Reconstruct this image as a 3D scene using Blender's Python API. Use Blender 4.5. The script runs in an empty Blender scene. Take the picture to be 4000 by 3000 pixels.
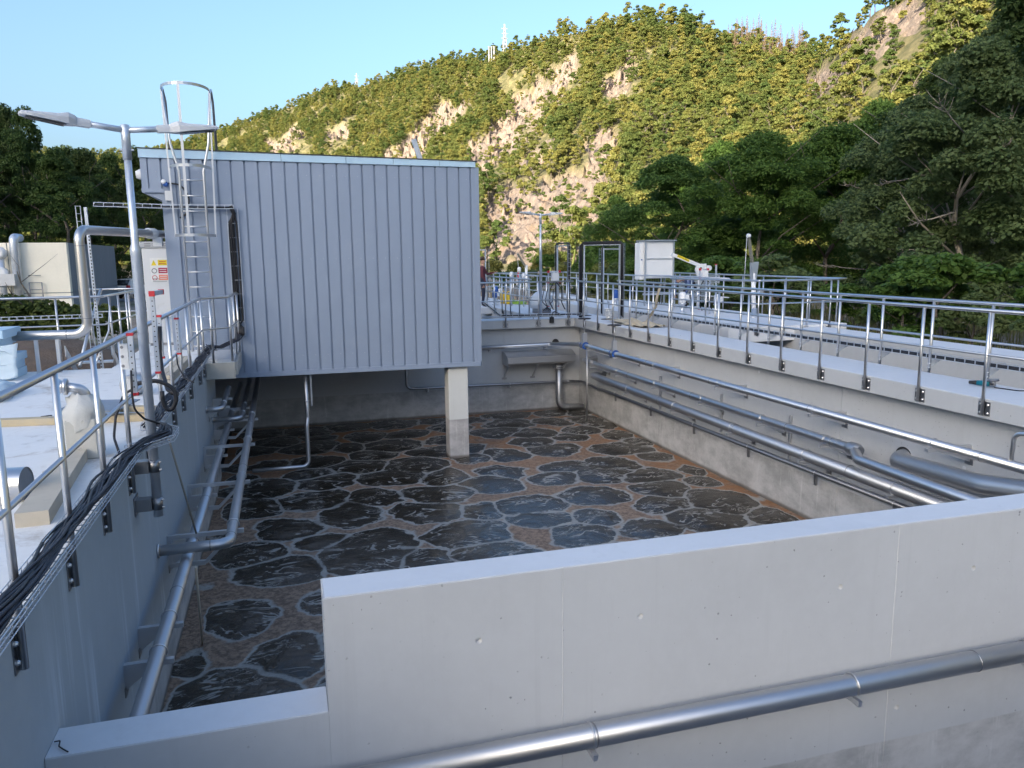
import bpy, bmesh, math, random
import numpy as np
from mathutils import Vector, Matrix, Quaternion
random.seed(7); RNG = np.random.default_rng(11)
scene = bpy.context.scene
COL = scene.collection
R = math.radians

# ---------------------------------------------------------------- camera
FPX, YAW, PITCH, ROLL, EYE = 3041.14, 0.2859, -0.1614, -0.0104, 1.742
def cam_axes():
    f = np.array([math.sin(YAW)*math.cos(PITCH), math.cos(YAW)*math.cos(PITCH), math.sin(PITCH)])
    r = np.array([math.cos(YAW), -math.sin(YAW), 0.0]); u = np.cross(r, f)
    return r*math.cos(ROLL)+u*math.sin(ROLL), -r*math.sin(ROLL)+u*math.cos(ROLL), f
CR, CU, CF = cam_axes()
def ray(vx, vy):                       # direction through a photo point (photo measured 2212 wide)
    s = 4000/2212
    return CF+CR*(vx*s-2000)/FPX-CU*(vy*s-1500)/FPX
def at(vx, vy, ax, val):               # where that direction meets the plane axis = val
    v = ray(vx, vy); o = np.array([0, 0, EYE]); t = (val-o[ax])/v[ax]
    return Vector(o+v*t)
def to_view(P):
    P = np.asarray(P, float)-np.array([0, 0, EYE]); d = P@CF
    d = np.where(d < .1, .1, d)
    s = 2212/4000
    return (2000+FPX*(P@CR)/d)*s, (1500-FPX*(P@CU)/d)*s
cd = bpy.data.cameras.new('camera'); cam = bpy.data.objects.new('camera', cd); COL.objects.link(cam)
cd.sensor_fit = 'HORIZONTAL'; cd.sensor_width = 36; cd.lens = FPX/4000*36
cd.clip_start = .05; cd.clip_end = 5000
M = Matrix(((CR[0], CU[0], -CF[0], 0), (CR[1], CU[1], -CF[1], 0), (CR[2], CU[2], -CF[2], EYE), (0, 0, 0, 1)))
cam.matrix_world = M; scene.camera = cam

# ---------------------------------------------------------------- light
SUN_AZ, SUN_EL = R(222), R(14)         # compass from +Y clockwise: behind the camera, to its left
w = bpy.data.worlds.new('World'); scene.world = w; w.use_nodes = True
nt = w.node_tree; sky = nt.nodes.new('ShaderNodeTexSky'); sky.sky_type = 'NISHITA'; sky.sun_disc = False
sky.sun_elevation = SUN_EL; sky.sun_rotation = SUN_AZ
sky.altitude = 200; sky.air_density = 1.0; sky.dust_density = 6.0; sky.ozone_density = 3.2
nt.nodes['Background'].inputs[1].default_value = .15
nt.links.new(sky.outputs[0], nt.nodes['Background'].inputs[0])
sd = bpy.data.lights.new('sun', 'SUN'); sd.energy = 5.0; sd.angle = R(.5); sd.color = (1, .87, .68)
sun = bpy.data.objects.new('sun', sd); COL.objects.link(sun)
SDIR = Vector((math.sin(SUN_AZ)*math.cos(SUN_EL), math.cos(SUN_AZ)*math.cos(SUN_EL), math.sin(SUN_EL)))
sun.rotation_euler = SDIR.to_track_quat('Z', 'Y').to_euler(); sun.location = SDIR*300
vs = scene.view_settings; vs.view_transform = 'Standard'; vs.look = 'None'; vs.gamma = 1; vs.exposure = 1.6
scene.render.engine = 'CYCLES'
cy = scene.cycles; cy.max_bounces = 6; cy.transparent_max_bounces = 6; cy.use_denoising = True

# ---------------------------------------------------------------- mesh helpers
class MB:
    """collects shapes in world coordinates; build() links them as one mesh object"""
    def __init__(s): s.v = []; s.f = []; s.sm = []
    def add(s, vs_, fs, smooth=False):
        b = len(s.v); s.v += [tuple(p) for p in vs_]; s.f += [tuple(i+b for i in q) for q in fs]; s.sm += [smooth]*len(fs); return s
    def box(s, a, b, rz=0, piv=None):
        x0, y0, z0 = a; x1, y1, z1 = b
        P = [(x0, y0, z0), (x1, y0, z0), (x1, y1, z0), (x0, y1, z0), (x0, y0, z1), (x1, y0, z1), (x1, y1, z1), (x0, y1, z1)]
        if rz:
            c, n = math.cos(rz), math.sin(rz); px, py = piv if piv else ((x0+x1)/2, (y0+y1)/2)
            P = [(px+(x-px)*c-(y-py)*n, py+(x-px)*n+(y-py)*c, z) for x, y, z in P]
        return s.add(P, [(3, 2, 1, 0), (4, 5, 6, 7), (0, 1, 5, 4), (1, 2, 6, 5), (2, 3, 7, 6), (3, 0, 4, 7)])
    def bevbox(s, a, b, w=.01, rz=0, M=None):
        bm = bmesh.new(); bmesh.ops.create_cube(bm, size=1)
        c = [(a[i]+b[i])/2 for i in range(3)]; d = [abs(b[i]-a[i]) for i in range(3)]
        for v in bm.verts: v.co = Vector((v.co.x*d[0], v.co.y*d[1], v.co.z*d[2]))
        bmesh.ops.bevel(bm, geom=list(bm.edges), offset=w, segments=1, affect='EDGES', profile=.5)
        T = Matrix.Translation(c) @ Matrix.Rotation(rz, 4, 'Z')
        if M is not None: T = M @ T
        bm.verts.ensure_lookup_table()
        s.add([T @ v.co for v in bm.verts], [[v.index for v in f.verts] for f in bm.faces]); bm.free(); return s
    def bar(s, p, q, wd, ht, up=(0, 0, 1)):          # rectangular bar from p to q
        p, q = Vector(p), Vector(q); d = (q-p).normalized(); u = Vector(up)
        if abs(d.dot(u)) > .98: u = Vector((0, 1, 0))
        sx = d.cross(u).normalized(); u = sx.cross(d).normalized()
        P = []
        for e in (p, q):
            for i, j in ((-1, -1), (1, -1), (1, 1), (-1, 1)): P.append(e+sx*(i*wd/2)+u*(j*ht/2))
        return s.add(P, [(0, 1, 2, 3), (7, 6, 5, 4), (0, 4, 5, 1), (1, 5, 6, 2), (2, 6, 7, 3), (3, 7, 4, 0)])
    def tube(s, pts, r, seg=12, cap=True, closed=False):
        P = [Vector(p) for p in pts]; n = len(P)
        rr = r if isinstance(r, (list, tuple)) else [r]*n
        T = []
        for i in range(n):
            if closed: t = P[(i+1) % n]-P[i-1]
            else: t = P[min(i+1, n-1)]-P[max(i-1, 0)]
            T.append(t.normalized())
        a = Vector((0, 0, 1)) if abs(T[0].z) < .9 else Vector((1, 0, 0))
        N = (a-T[0]*a.dot(T[0])).normalized(); ring = []
        for i in range(n):
            if i:
                N = N-T[i]*N.dot(T[i]); N = N.normalized() if N.length > 1e-6 else T[i].orthogonal().normalized()
            B = T[i].cross(N)
            ring.append([P[i]+(N*math.cos(2*math.pi*k/seg)+B*math.sin(2*math.pi*k/seg))*rr[i] for k in range(seg)])
        vs_ = [p for q in ring for p in q]; fs = []
        for i in range(n if closed else n-1):
            j = (i+1) % n
            for k in range(seg):
                k2 = (k+1) % seg; fs.append((i*seg+k, i*seg+k2, j*seg+k2, j*seg+k))
        b = len(s.v); s.add(vs_, fs, True)
        if cap and not closed:
            s.add([], []); s.f.append(tuple(b+k for k in reversed(range(seg)))); s.sm.append(False)
            s.f.append(tuple(b+(n-1)*seg+k for k in range(seg))); s.sm.append(False)
        return s
    def lathe(s, base, axis, prof, seg=16):          # prof: (radius, height along axis)
        base = Vector(base); ax = Vector(axis).normalized(); N = ax.orthogonal().normalized(); B = ax.cross(N)
        vs_ = []; fs = []
        for r_, h in prof:
            for k in range(seg):
                a = 2*math.pi*k/seg; vs_.append(base+ax*h+(N*math.cos(a)+B*math.sin(a))*r_)
        for i in range(len(prof)-1):
            for k in range(seg):
                k2 = (k+1) % seg; fs.append((i*seg+k, i*seg+k2, (i+1)*seg+k2, (i+1)*seg+k))
        b = len(s.v); s.add(vs_, fs, seg > 8)
        s.f.append(tuple(b+k for k in reversed(range(seg)))); s.sm.append(False)
        s.f.append(tuple(b+(len(prof)-1)*seg+k for k in range(seg))); s.sm.append(False); return s
    def prism(s, poly, d):                            # planar polygon (3d points) extruded by vector d
        n = len(poly); d = Vector(d); P = [Vector(p) for p in poly]
        A = P+[p+d for p in P]
        fs = [tuple(reversed(range(n))), tuple(range(n, 2*n))]+[(i, (i+1) % n, n+(i+1) % n, n+i) for i in range(n)]
        return s.add(A, fs)
    def mesh(s, name, org=Vector((0, 0, 0))):
        me = bpy.data.meshes.new(name)
        me.from_pydata([(p[0]-org[0], p[1]-org[1], p[2]-org[2]) for p in s.v], [], s.f)
        me.polygons.foreach_set('use_smooth', s.sm); me.validate(); me.update()
        bm = bmesh.new(); bm.from_mesh(me); bmesh.ops.recalc_face_normals(bm, faces=bm.faces); bm.to_mesh(me); bm.free()
        return me
    def build(s, name, m, parent=None, org=None, **tg):
        if parent is not None: org = WORLD[parent.name]
        elif org is None:
            a = np.array(s.v); lo, hi = a.min(0), a.max(0); org = Vector(((lo[0]+hi[0])/2, (lo[1]+hi[1])/2, lo[2]))
        me = s.mesh(name, org); me.materials.append(m)
        return link(name, me, parent, org, **tg)
WORLD = {}
def link(name, data, parent=None, org=Vector((0, 0, 0)), **tg):
    o = bpy.data.objects.new(name, data); COL.objects.link(o)
    if parent is not None: o.parent = parent; WORLD[o.name] = WORLD[parent.name]
    else: o.location = org; WORLD[o.name] = Vector(org)
    tag(o, **tg); return o
def tag(o, label=None, cat=None, group=None, kind=None):
    if label: o['label'] = label
    if cat: o['category'] = cat
    if group: o['group'] = group
    if kind: o['kind'] = kind
    return o
def thing(name, loc, label, cat, group=None):
    e = bpy.data.objects.new(name, None); e.empty_display_size = .1; COL.objects.link(e)
    e.location = loc; WORLD[e.name] = Vector(loc); return tag(e, label, cat, group)
def copy_at(o, parent, off):                          # copy of a part (and its sub-parts), shifted
    c = o.copy(); COL.objects.link(c); c.parent = parent; WORLD[c.name] = WORLD[parent.name]
    c.location = o.location+Vector(off)
    for ch in o.children:
        g = ch.copy(); COL.objects.link(g); g.parent = c
    return c
def copy_tree(o, parent=None):
    c = o.copy(); COL.objects.link(c); c.parent = parent
    for ch in o.children: copy_tree(ch, c)
    return c
def fillet(pts, r, seg=6):                            # polyline with rounded corners
    P = [Vector(p) for p in pts]; out = [P[0]]
    for i in range(1, len(P)-1):
        a, b = (P[i-1]-P[i]), (P[i+1]-P[i]); la, lb = a.length, b.length; a.normalize(); b.normalize()
        ang = a.angle(b)
        if ang > 3.1: out.append(P[i]); continue
        t = min(r/math.tan(ang/2), la*.49, lb*.49); rr = t*math.tan(ang/2)
        c = P[i]+(a+b).normalized()*(rr/math.sin(ang/2)); s0 = P[i]+a*t-c; s1 = P[i]+b*t-c
        tot = s0.angle(s1); ax = s0.cross(s1).normalized()
        for k in range(seg+1): out.append(c+Quaternion(ax, tot*k/seg) @ s0)
    out.append(P[-1]); return out

# ---------------------------------------------------------------- materials
MATS = {}
def nodes_of(name):
    m = bpy.data.materials.new(name); m.use_nodes = True; n = m.node_tree; b = n.nodes['Principled BSDF']
    MATS[name] = m; return m, n, b
def mix_node(n, fac, a, b):
    x = n.nodes.new('ShaderNodeMix'); x.data_type = 'RGBA'
    for sock, val in ((x.inputs[0], fac), (x.inputs[6], a), (x.inputs[7], b)):
        if hasattr(val, 'is_linked') or isinstance(val, bpy.types.NodeSocket): n.links.new(val, sock)
        else: sock.default_value = val if not isinstance(val, tuple) or len(val) == 4 else (*val, 1)
    return x.outputs[2]
def noise(n, vec, scale, detail=4, rough=.6, dist=0):
    t = n.nodes.new('ShaderNodeTexNoise'); t.inputs['Scale'].default_value = scale
    t.inputs['Detail'].default_value = detail; t.inputs['Roughness'].default_value = rough; t.inputs['Distortion'].default_value = dist
    if vec is not None: n.links.new(vec, t.inputs['Vector'])
    return t.outputs['Fac']
def ramp(n, fac, lo, hi, a=0., b=1.):
    t = n.nodes.new('ShaderNodeMapRange'); t.interpolation_type = 'SMOOTHSTEP'
    for i, v in ((1, lo), (2, hi), (3, a), (4, b)): t.inputs[i].default_value = v
    n.links.new(fac, t.inputs[0]); return t.outputs[0]
def mathn(n, op, a, b=None, clamp=False):
    t = n.nodes.new('ShaderNodeMath'); t.operation = op; t.use_clamp = clamp
    for i, v in enumerate((a, b)):
        if v is None: continue
        if isinstance(v, bpy.types.NodeSocket): n.links.new(v, t.inputs[i])
        else: t.inputs[i].default_value = v
    return t.outputs[0]
def scaled(n, vec, s):
    t = n.nodes.new('ShaderNodeMapping'); t.inputs['Scale'].default_value = s; n.links.new(vec, t.inputs[0]); return t.outputs[0]
def bump(n, b, h, strength, dist):
    t = n.nodes.new('ShaderNodeBump'); t.inputs['Strength'].default_value = strength; t.inputs['Distance'].default_value = dist
    n.links.new(h, t.inputs['Height']); n.links.new(t.outputs[0], b.inputs['Normal'])
def geo(n):
    return n.nodes.new('ShaderNodeNewGeometry').outputs['Position']
def objc(n):
    return n.nodes.new('ShaderNodeTexCoord').outputs['Object']
def basic(name, col, rough=.5, metal=0., var=.12, nscale=8, bmp=0., bdist=.002, spec=None, dirt=None, rvar=.06):
    m, n, b = nodes_of(name); p = objc(n)
    dark = tuple(c*(1-var) for c in col); lite = tuple(min(1, c*(1+var)) for c in col)
    c = mix_node(n, noise(n, p, nscale, 5), dark, lite)
    if dirt: c = mix_node(n, ramp(n, noise(n, p, dirt[1], 6, .7), .55, .75, 0, dirt[2]), c, dirt[0])
    n.links.new(c, b.inputs['Base Color']); b.inputs['Metallic'].default_value = metal
    n.links.new(ramp(n, noise(n, p, nscale*1.7, 3), .3, .7, max(.02, rough-rvar), min(1, rough+rvar)), b.inputs['Roughness'])
    if spec is not None: b.inputs['Specular IOR Level'].default_value = spec
    if bmp: bump(n, b, noise(n, p, nscale*4, 4), bmp, bdist)
    return m
STEEL = basic('stainless_steel', (.64, .64, .65), .37, 1., .04, 3, rvar=.03)
STEEL_DULL = basic('brushed_steel', (.54, .545, .56), .44, 1., .05, 2, rvar=.02)
STEEL_DARK = basic('weathered_steel', (.33, .33, .34), .4, 1., .06, 2, rvar=.02)
GALV = basic('galvanised_steel', (.6, .64, .7), .42, .65, .14, 9, rvar=.1, dirt=((.44, .48, .54), 14, .7))
CABLE = basic('black_cable', (.018, .018, .022), .5, 0, .3, 20)
CABLE_GREY = basic('grey_cable', (.026, .028, .04), .55, 0, .3, 20)
RED = basic('red_plastic', (.55, .03, .04), .45)
BLUE = basic('blue_enamel', (.02, .09, .34), .4)
WHITE = basic('white_plastic', (.72, .73, .74), .45, 0, .05, 3, dirt=((.55, .54, .5), 5, .3))
LAMPGREY = basic('grey_lamp_casting', (.6, .61, .63), .45, .1)
GLASS_DARK = basic('dark_glass', (.03, .035, .04), .08)
FOAM_BLUE = basic('blue_foam_board', (.45, .62, .76), .8, 0, .1, 4, bmp=.15, dirt=((.58, .74, .8), 3, .6))
TIMBER = basic('timber', (.52, .46, .37), .85, 0, .2, 6, bmp=.2, dirt=((.33, .3, .25), 3, .6))
PLY = basic('formwork_board', (.5, .41, .27), .7, 0, .2, 4, dirt=((.5, .45, .36), 3, .7))
GREYSHEET = basic('grey_sheet', (.23, .27, .33), .5, .2, .25, 4, dirt=((.42, .44, .47), 6, .8))
YELLOW = basic('yellow_plastic', (.75, .5, .03), .5)
RUBBER = basic('black_plastic', (.022, .022, .024), .55)
DARKIRON = basic('dark_cast_iron', (.05, .05, .055), .5, .4)
SKIN = basic('skin', (.42, .24, .17), .55)
CLOTH_NAVY = basic('navy_cloth', (.03, .035, .06), .9)
CLOTH_BLUE = basic('blue_cloth', (.1, .14, .26), .9)
CLOTH_DARK = basic('dark_cloth', (.02, .02, .025), .9)
TEAL = basic('teal_tool_body', (.0, .16, .22), .4)
CANVAS = basic('beige_canvas', (.5, .42, .3), .9, 0, .2, 5, bmp=.3, bdist=.01)
BRIGHTGREEN = basic('green_hose', (.3, .5, .05), .5)
LADDERALU = basic('aluminium', (.66, .67, .69), .42, .9, .03, 2, rvar=.02)
STEEL_GREEN = basic('olive_painted_steel', (.22, .21, .17), .5, .3)

def concrete(name, painted, bare, zline, streak=0., pores=.6, stain=0.):
    """painted concrete above zline, bare grey concrete below; pores and form marks in relief"""
    m, n, b = nodes_of(name); p = geo(n)
    sep = n.nodes.new('ShaderNodeSeparateXYZ'); n.links.new(p, sep.inputs[0])
    big = noise(n, p, .7, 5, .6); fine = noise(n, p, 9, 6, .65)
    pc = mix_node(n, ramp(n, big, .3, .7), tuple(c*.93 for c in painted), painted)
    pc = mix_node(n, ramp(n, fine, .35, .75, 0, .35), pc, tuple(min(1, c*1.06) for c in painted))
    st = noise(n, scaled(n, p, (2.6, 2.6, .1)), 1.6, 7, .7)
    if streak: pc = mix_node(n, mathn(n, 'MULTIPLY', ramp(n, st, .5, .66), ramp(n, noise(n, scaled(n, p, (1, 1, .3)), .75, 3), .46, .6, .04, streak)), pc, tuple(min(1, c*1.5) for c in painted))
    dirt = ramp(n, noise(n, scaled(n, p, (2, 2, .35)), 2.3, 6, .7), .55, .8, 0, .22)
    pc = mix_node(n, dirt, pc, tuple(c*.72 for c in painted))
    pc = mix_node(n, mathn(n, 'MULTIPLY', ramp(n, noise(n, scaled(n, p, (3.4, 3.4, .07)), 1.9, 6, .7), .54, .7), ramp(n, big, .4, .65, .05, .35)), pc, tuple(c*.8 for c in painted))
    if bare:
        bn = noise(n, scaled(n, p, (1, 1, 1.6)), 1.7, 7, .68)
        bc = mix_node(n, ramp(n, bn, .32, .68), tuple(c*.72 for c in bare), tuple(min(1, c*1.15) for c in bare))
        bc = mix_node(n, ramp(n, noise(n, scaled(n, p, (6, 6, .6)), 2, 5, .7), .55, .75, 0, .5), bc, tuple(min(1, c*1.5) for c in bare))
        # stained band just above the liquid
        zz = mathn(n, 'ADD', sep.outputs[2], mathn(n, 'MULTIPLY', noise(n, p, 3, 4), .03))
        bc = mix_node(n, ramp(n, zz, -2.63, -2.56, .75, 0), bc, (.06, .045, .03))
        c = mix_node(n, ramp(n, zz, zline+.005, zline+.02, 0, 1), bc, pc)
    else: c = pc
    if stain: c = mix_node(n, ramp(n, noise(n, p, 1.1, 7, .7, .6), .52, .72, 0, stain), c, (.42, .35, .28)); c = mix_node(n, ramp(n, noise(n, p, 3.1, 6, .75), .58, .7, 0, stain*.8), c, (.5, .49, .47))
    vo = n.nodes.new('ShaderNodeTexVoronoi'); vo.inputs['Scale'].default_value = 19
    wv = n.nodes.new('ShaderNodeTexNoise'); wv.inputs['Scale'].default_value = 40; n.links.new(p, wv.inputs['Vector'])
    va = n.nodes.new('ShaderNodeVectorMath'); va.operation = 'MULTIPLY_ADD'; n.links.new(wv.outputs['Color'], va.inputs[0]); va.inputs[1].default_value = (.018, .018, .018); n.links.new(p, va.inputs[2]); n.links.new(va.outputs[0], vo.inputs['Vector'])
    gate = ramp(n, noise(n, p, 2.2, 3), .42, .56, .12, 1)
    vc = n.nodes.new('ShaderNodeSeparateColor'); n.links.new(vo.outputs['Color'], vc.inputs[0])
    pore = mathn(n, 'MULTIPLY', ramp(n, mathn(n, 'DIVIDE', vo.outputs['Distance'], mathn(n, 'ADD', mathn(n, 'MULTIPLY', mathn(n, 'POWER', vc.outputs[0], 4), .2), .006)), .6, 1, 1, 0),
                 mathn(n, 'MULTIPLY', gate, pores))
    c = mix_node(n, mathn(n, 'MULTIPLY', pore, .6), c, tuple(x*.3 for x in painted))
    n.links.new(c, b.inputs['Base Color']); b.inputs['Roughness'].default_value = .72; b.inputs['Specular IOR Level'].default_value = .3
    h = mathn(n, 'SUBTRACT', mathn(n, 'MULTIPLY', fine, .35), mathn(n, 'MULTIPLY', pore, 1.6))
    bump(n, b, h, .5, .006)
    return m
PAINT = (.53, .535, .54); BAREC = (.47, .46, .45)
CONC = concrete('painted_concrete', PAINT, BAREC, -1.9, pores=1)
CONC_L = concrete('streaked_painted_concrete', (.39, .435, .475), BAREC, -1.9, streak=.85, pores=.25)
CONC_TOP = concrete('white_coated_concrete', (.66, .67, .69), None, -9, pores=.15)
DECKM = concrete('white_deck_coating', (.82, .81, .79), None, -9, pores=.2, stain=.85)
CREAM = concrete('old_cream_render', (.9, .85, .73), None, -9, pores=0)
GREYOLD = concrete('old_grey_concrete', (.2, .23, .27), None, -9, streak=.5, pores=.2)
SIDING = basic('blue_grey_coated_sheet', (.285, .34, .44), .42, .15, .04, 2.5, dirt=((.35, .39, .47), 1.2, .4))
SIDING_SCREW = basic('screw_head', (.36, .4, .48), .4, .3)

def leafmat(name, c0, c1, c2, scale=.6, trans=.3):
    m, n, b = nodes_of(name)
    oi = n.nodes.new('ShaderNodeObjectInfo'); p = geo(n)
    c = mix_node(n, ramp(n, noise(n, p, scale, 3), .35, .65), c0, c1)
    c = mix_node(n, ramp(n, oi.outputs['Random'], .35, 1, 0, .9), c, c2)
    c = mix_node(n, ramp(n, noise(n, p, scale*9, 2), .4, .7, 0, .4), c, tuple(min(1, x*1.6) for x in c0))
    n.links.new(c, b.inputs['Base Color']); b.inputs['Roughness'].default_value = .6; b.inputs['Specular IOR Level'].default_value = .25
    t = n.nodes.new('ShaderNodeBsdfTranslucent'); n.links.new(c, t.inputs[0])
    mx = n.nodes.new('ShaderNodeMixShader'); mx.inputs[0].default_value = trans
    n.links.new(b.outputs[0], mx.inputs[1]); n.links.new(t.outputs[0], mx.inputs[2])
    n.links.new(mx.outputs[0], n.nodes['Material Output'].inputs[0]); return m
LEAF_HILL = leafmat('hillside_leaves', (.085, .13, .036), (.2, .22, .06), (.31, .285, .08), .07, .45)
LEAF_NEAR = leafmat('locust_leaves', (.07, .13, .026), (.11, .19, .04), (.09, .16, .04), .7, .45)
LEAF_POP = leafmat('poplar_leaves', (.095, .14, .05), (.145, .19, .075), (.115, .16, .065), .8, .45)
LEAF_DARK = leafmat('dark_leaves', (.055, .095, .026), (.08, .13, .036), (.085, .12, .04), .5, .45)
LEAF_DRY = leafmat('dry_needles', (.2, .14, .09), (.27, .19, .12), (.25, .18, .13), .5)
LEAF_IVY = leafmat('creeper_leaves', (.06, .09, .018), (.1, .12, .03), (.1, .13, .03), 1.5)
BARK = basic('grey_bark', (.13, .11, .09), .9, 0, .3, 12, bmp=.5, bdist=.02)
BARK_PALE = basic('pale_dead_wood', (.3, .26, .21), .9, 0, .3, 12)
DEADWOOD = basic('brown_dead_wood', (.19, .135, .095), .9, 0, .3, 6)
GRASS = leafmat('grass_blades', (.1, .12, .035), (.17, .15, .06), (.2, .16, .07), 1.2)

# ---------------------------------------------------------------- value noise in numpy
def _h(ix, iy, s): 
    n = (ix.astype(np.int64)*374761393+iy.astype(np.int64)*668265263+s*974711) & 0x7fffffff
    n = ((n ^ (n >> 13))*1274126177) & 0x7fffffff
    return ((n ^ (n >> 16)) & 0xffff)/65535.
def vnoise(x, y, s=0):
    ix, iy = np.floor(x), np.floor(y); fx, fy = x-ix, y-iy; fx = fx*fx*(3-2*fx); fy = fy*fy*(3-2*fy)
    a, b, c, d = _h(ix, iy, s), _h(ix+1, iy, s), _h(ix, iy+1, s), _h(ix+1, iy+1, s)
    return (a*(1-fx)+b*fx)*(1-fy)+(c*(1-fx)+d*fx)*fy
def fbm(x, y, o=5, s=0, g=.5):
    t = 0; a = 1; w_ = 0
    for i in range(o): t = t+a*vnoise(x*2**i+17*i, y*2**i-31*i, s+i); w_ += a; a *= g
    return t/w_
def grid_mesh(name, X, Y, Z, attrs=None, smooth=True):
    nu, nv = X.shape; me = bpy.data.meshes.new(name)
    V = np.stack([X, Y, Z], -1).reshape(-1, 3)
    i = np.arange(nu*nv).reshape(nu, nv)
    F = np.stack([i[:-1, :-1], i[1:, :-1], i[1:, 1:], i[:-1, 1:]], -1).reshape(-1, 4)
    me.vertices.add(len(V)); me.vertices.foreach_set('co', V.ravel()); me.loops.add(F.size); me.loops.foreach_set('vertex_index', F.ravel())
    me.polygons.add(len(F)); me.polygons.foreach_set('loop_start', np.arange(0, F.size, 4)); me.polygons.foreach_set('loop_total', np.full(len(F), 4))
    me.polygons.foreach_set('use_smooth', np.full(len(F), smooth)); me.update(calc_edges=True)
    for k, a in (attrs or {}).items():
        at_ = me.attributes.new(k, 'FLOAT', 'POINT'); at_.data.foreach_set('value', a.ravel().astype(np.float32))
    return me

# ================================================================ setting: ground, hills, liquid
GZ = -1.0
def attr(n, name):
    a = n.nodes.new('ShaderNodeAttribute'); a.attribute_name = name; return a.outputs['Fac']
m, n, b = nodes_of('valley_ground'); p = geo(n)
c = mix_node(n, ramp(n, noise(n, p, .35, 6, .65), .38, .62), (.2, .16, .125), (.33, .28, .23))
c = mix_node(n, ramp(n, noise(n, p, .09, 4), .5, .62), c, (.09, .1, .035))
n.links.new(c, b.inputs['Base Color']); b.inputs['Roughness'].default_value = .95; bump(n, b, noise(n, p, 6, 6), .5, .05)
gx = np.array([-900, -300, -100, -40, -20, -12.3, -12.2, -2.7, 12.7, 12.75, 30, 60, 150, 400, 1000.]); gy = np.array([-900, -300, -100, -20, -4.0, 10, 22, 36, 60, 120, 300, 1000.])
gX, gY = np.meshgrid(gx, gy, indexing='ij')
gZ = np.where(gX > 12.7, -.45, GZ)+0*gY
# the ground sheet is left open where the tanks are sunk into it
me = grid_mesh('ground', gX, gY, gZ, smooth=False)
bm = bmesh.new(); bm.from_mesh(me)
kill = [f for f in bm.faces if -2.7 < f.calc_center_median().x < 12.72 and -4 < f.calc_center_median().y < 36]
bmesh.ops.delete(bm, geom=kill, context='FACES'); bm.to_mesh(me); bm.free()
me.materials.append(m); link('ground', me, kind='structure')

# ---- wooded hill across the valley, as a height field in azimuth / distance round the plant
tab = [  # photo x of a skyline point, its y, distance of hill foot, distance of ridge
    (300, 330, 330, 1000), (440, 287, 300, 900), (560, 248, 270, 800), (700, 190, 240, 720), (800, 172, 215, 660), (900, 142, 190, 600), (1060, 112, 135, 520),
    (1200, 62, 118, 450), (1300, 42, 110, 410), (1390, 25, 104, 390), (1470, 34, 100, 380), (1560, 64, 96, 380), (1660, 84, 92, 370), (1750, 98, 88, 350), (1800, 78, 84, 300),
    (1850, 30, 80, 260), (1895, -8, 76, 240), (2000, -60, 68, 215), (2212, -190, 60, 190)]
ta, te, tb, tr = [], [], [], []
for x, y, db, dr in tab:
    v = ray(x, y+4.5*1682/dr)     # the trees stand above the bare ridge
    ta.append(math.atan2(v[0], v[1])); te.append(v[2]/math.hypot(v[0], v[1])); tb.append(db); tr.append(dr)
ta = [R(-80), R(-45), R(-20)]+ta+[R(70), R(100), R(125)]
te = [.1, .1, .11]+te+[.5, .42, .3]; tb = [330, 330, 330]+tb+[60, 70, 90]; tr = [1000, 1000, 1000]+tr+[190, 230, 300]
HILL_TAB = (tuple(ta), tuple(te), tuple(tb), tuple(tr))
ROCKS = [[(1035, 425), (1110, 392), (1180, 385), (1235, 372), (1290, 330), (1335, 300), (1320, 395), (1308, 470), (1270, 560), (1035, 560)],
         [(820, 350), (880, 285), (950, 228), (1000, 208), (1012, 226), (950, 290), (893, 350)],
         [(985, 340), (1050, 275), (1120, 205), (1170, 150), (1235, 118), (1262, 150), (1215, 215), (1165, 290), (1118, 305), (1080, 345), (1030, 380)],
         [(1285, 190), (1365, 100), (1385, 165), (1335, 215)], [(1105, 362), (1165, 310), (1215, 280), (1195, 330), (1140, 375)],
         [(1245, 320), (1290, 285), (1340, 262), (1335, 320), (1270, 345)], [(1735, 222), (1755, 160), (1800, 122), (1850, 84), (1945, 88), (1860, 135), (1810, 165), (1775, 205)],
         [(1800, 95), (1850, 60), (1900, 25), (1960, -10), (2045, 10), (2010, 62), (1900, 84)], [(580, 205), (640, 190), (650, 215), (600, 230)], [(1850, 245), (1900, 225), (1910, 250)],
         [(560, 320), (640, 275), (660, 300), (600, 340)], [(690, 290), (745, 262), (750, 285), (700, 320)], [(1960, 205), (2010, 190), (2080, 195), (2010, 225)]]
def in_rocks(x, y):
    x = x+26*(fbm(x/30, y/30, 4, 5)-.5)*2; y = y+26*(fbm(x/30, y/30, 4, 9)-.5)*2
    out = np.zeros(np.shape(x), bool)
    for poly in ROCKS:
        ins = np.zeros(np.shape(x), bool); j = len(poly)-1
        for i in range(len(poly)):
            xi, yi = poly[i]; xj, yj = poly[j]
            ins ^= ((yi > y) != (yj > y)) & (x < (xj-xi)*(y-yi)/((yj-yi) or 1e-9)+xi); j = i
        out |= ins
    return out & (fbm(x/22, y/22, 4, 21) > .28)
def hill_point(az, t):
    er, db, dr = (np.interp(az, HILL_TAB[0], q) for q in HILL_TAB[1:])
    D = db+(dr-db)*t; e0 = (GZ-.3-EYE)/db; g = np.clip(t, 0, 1)**.78
    e = e0+(er-e0)*g; e = np.where(t > 1, er*(1-(t-1)*1.4), e)
    X, Y = D*np.sin(az), D*np.cos(az); Z = EYE+D*e
    Z = Z+(fbm(X/40, Y/40, 5, 3)-.5)*D*.045*np.clip(t*6, 0, 1)*np.clip((1.02-t)*4, .12, 1)
    return X, Y, Z
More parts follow.
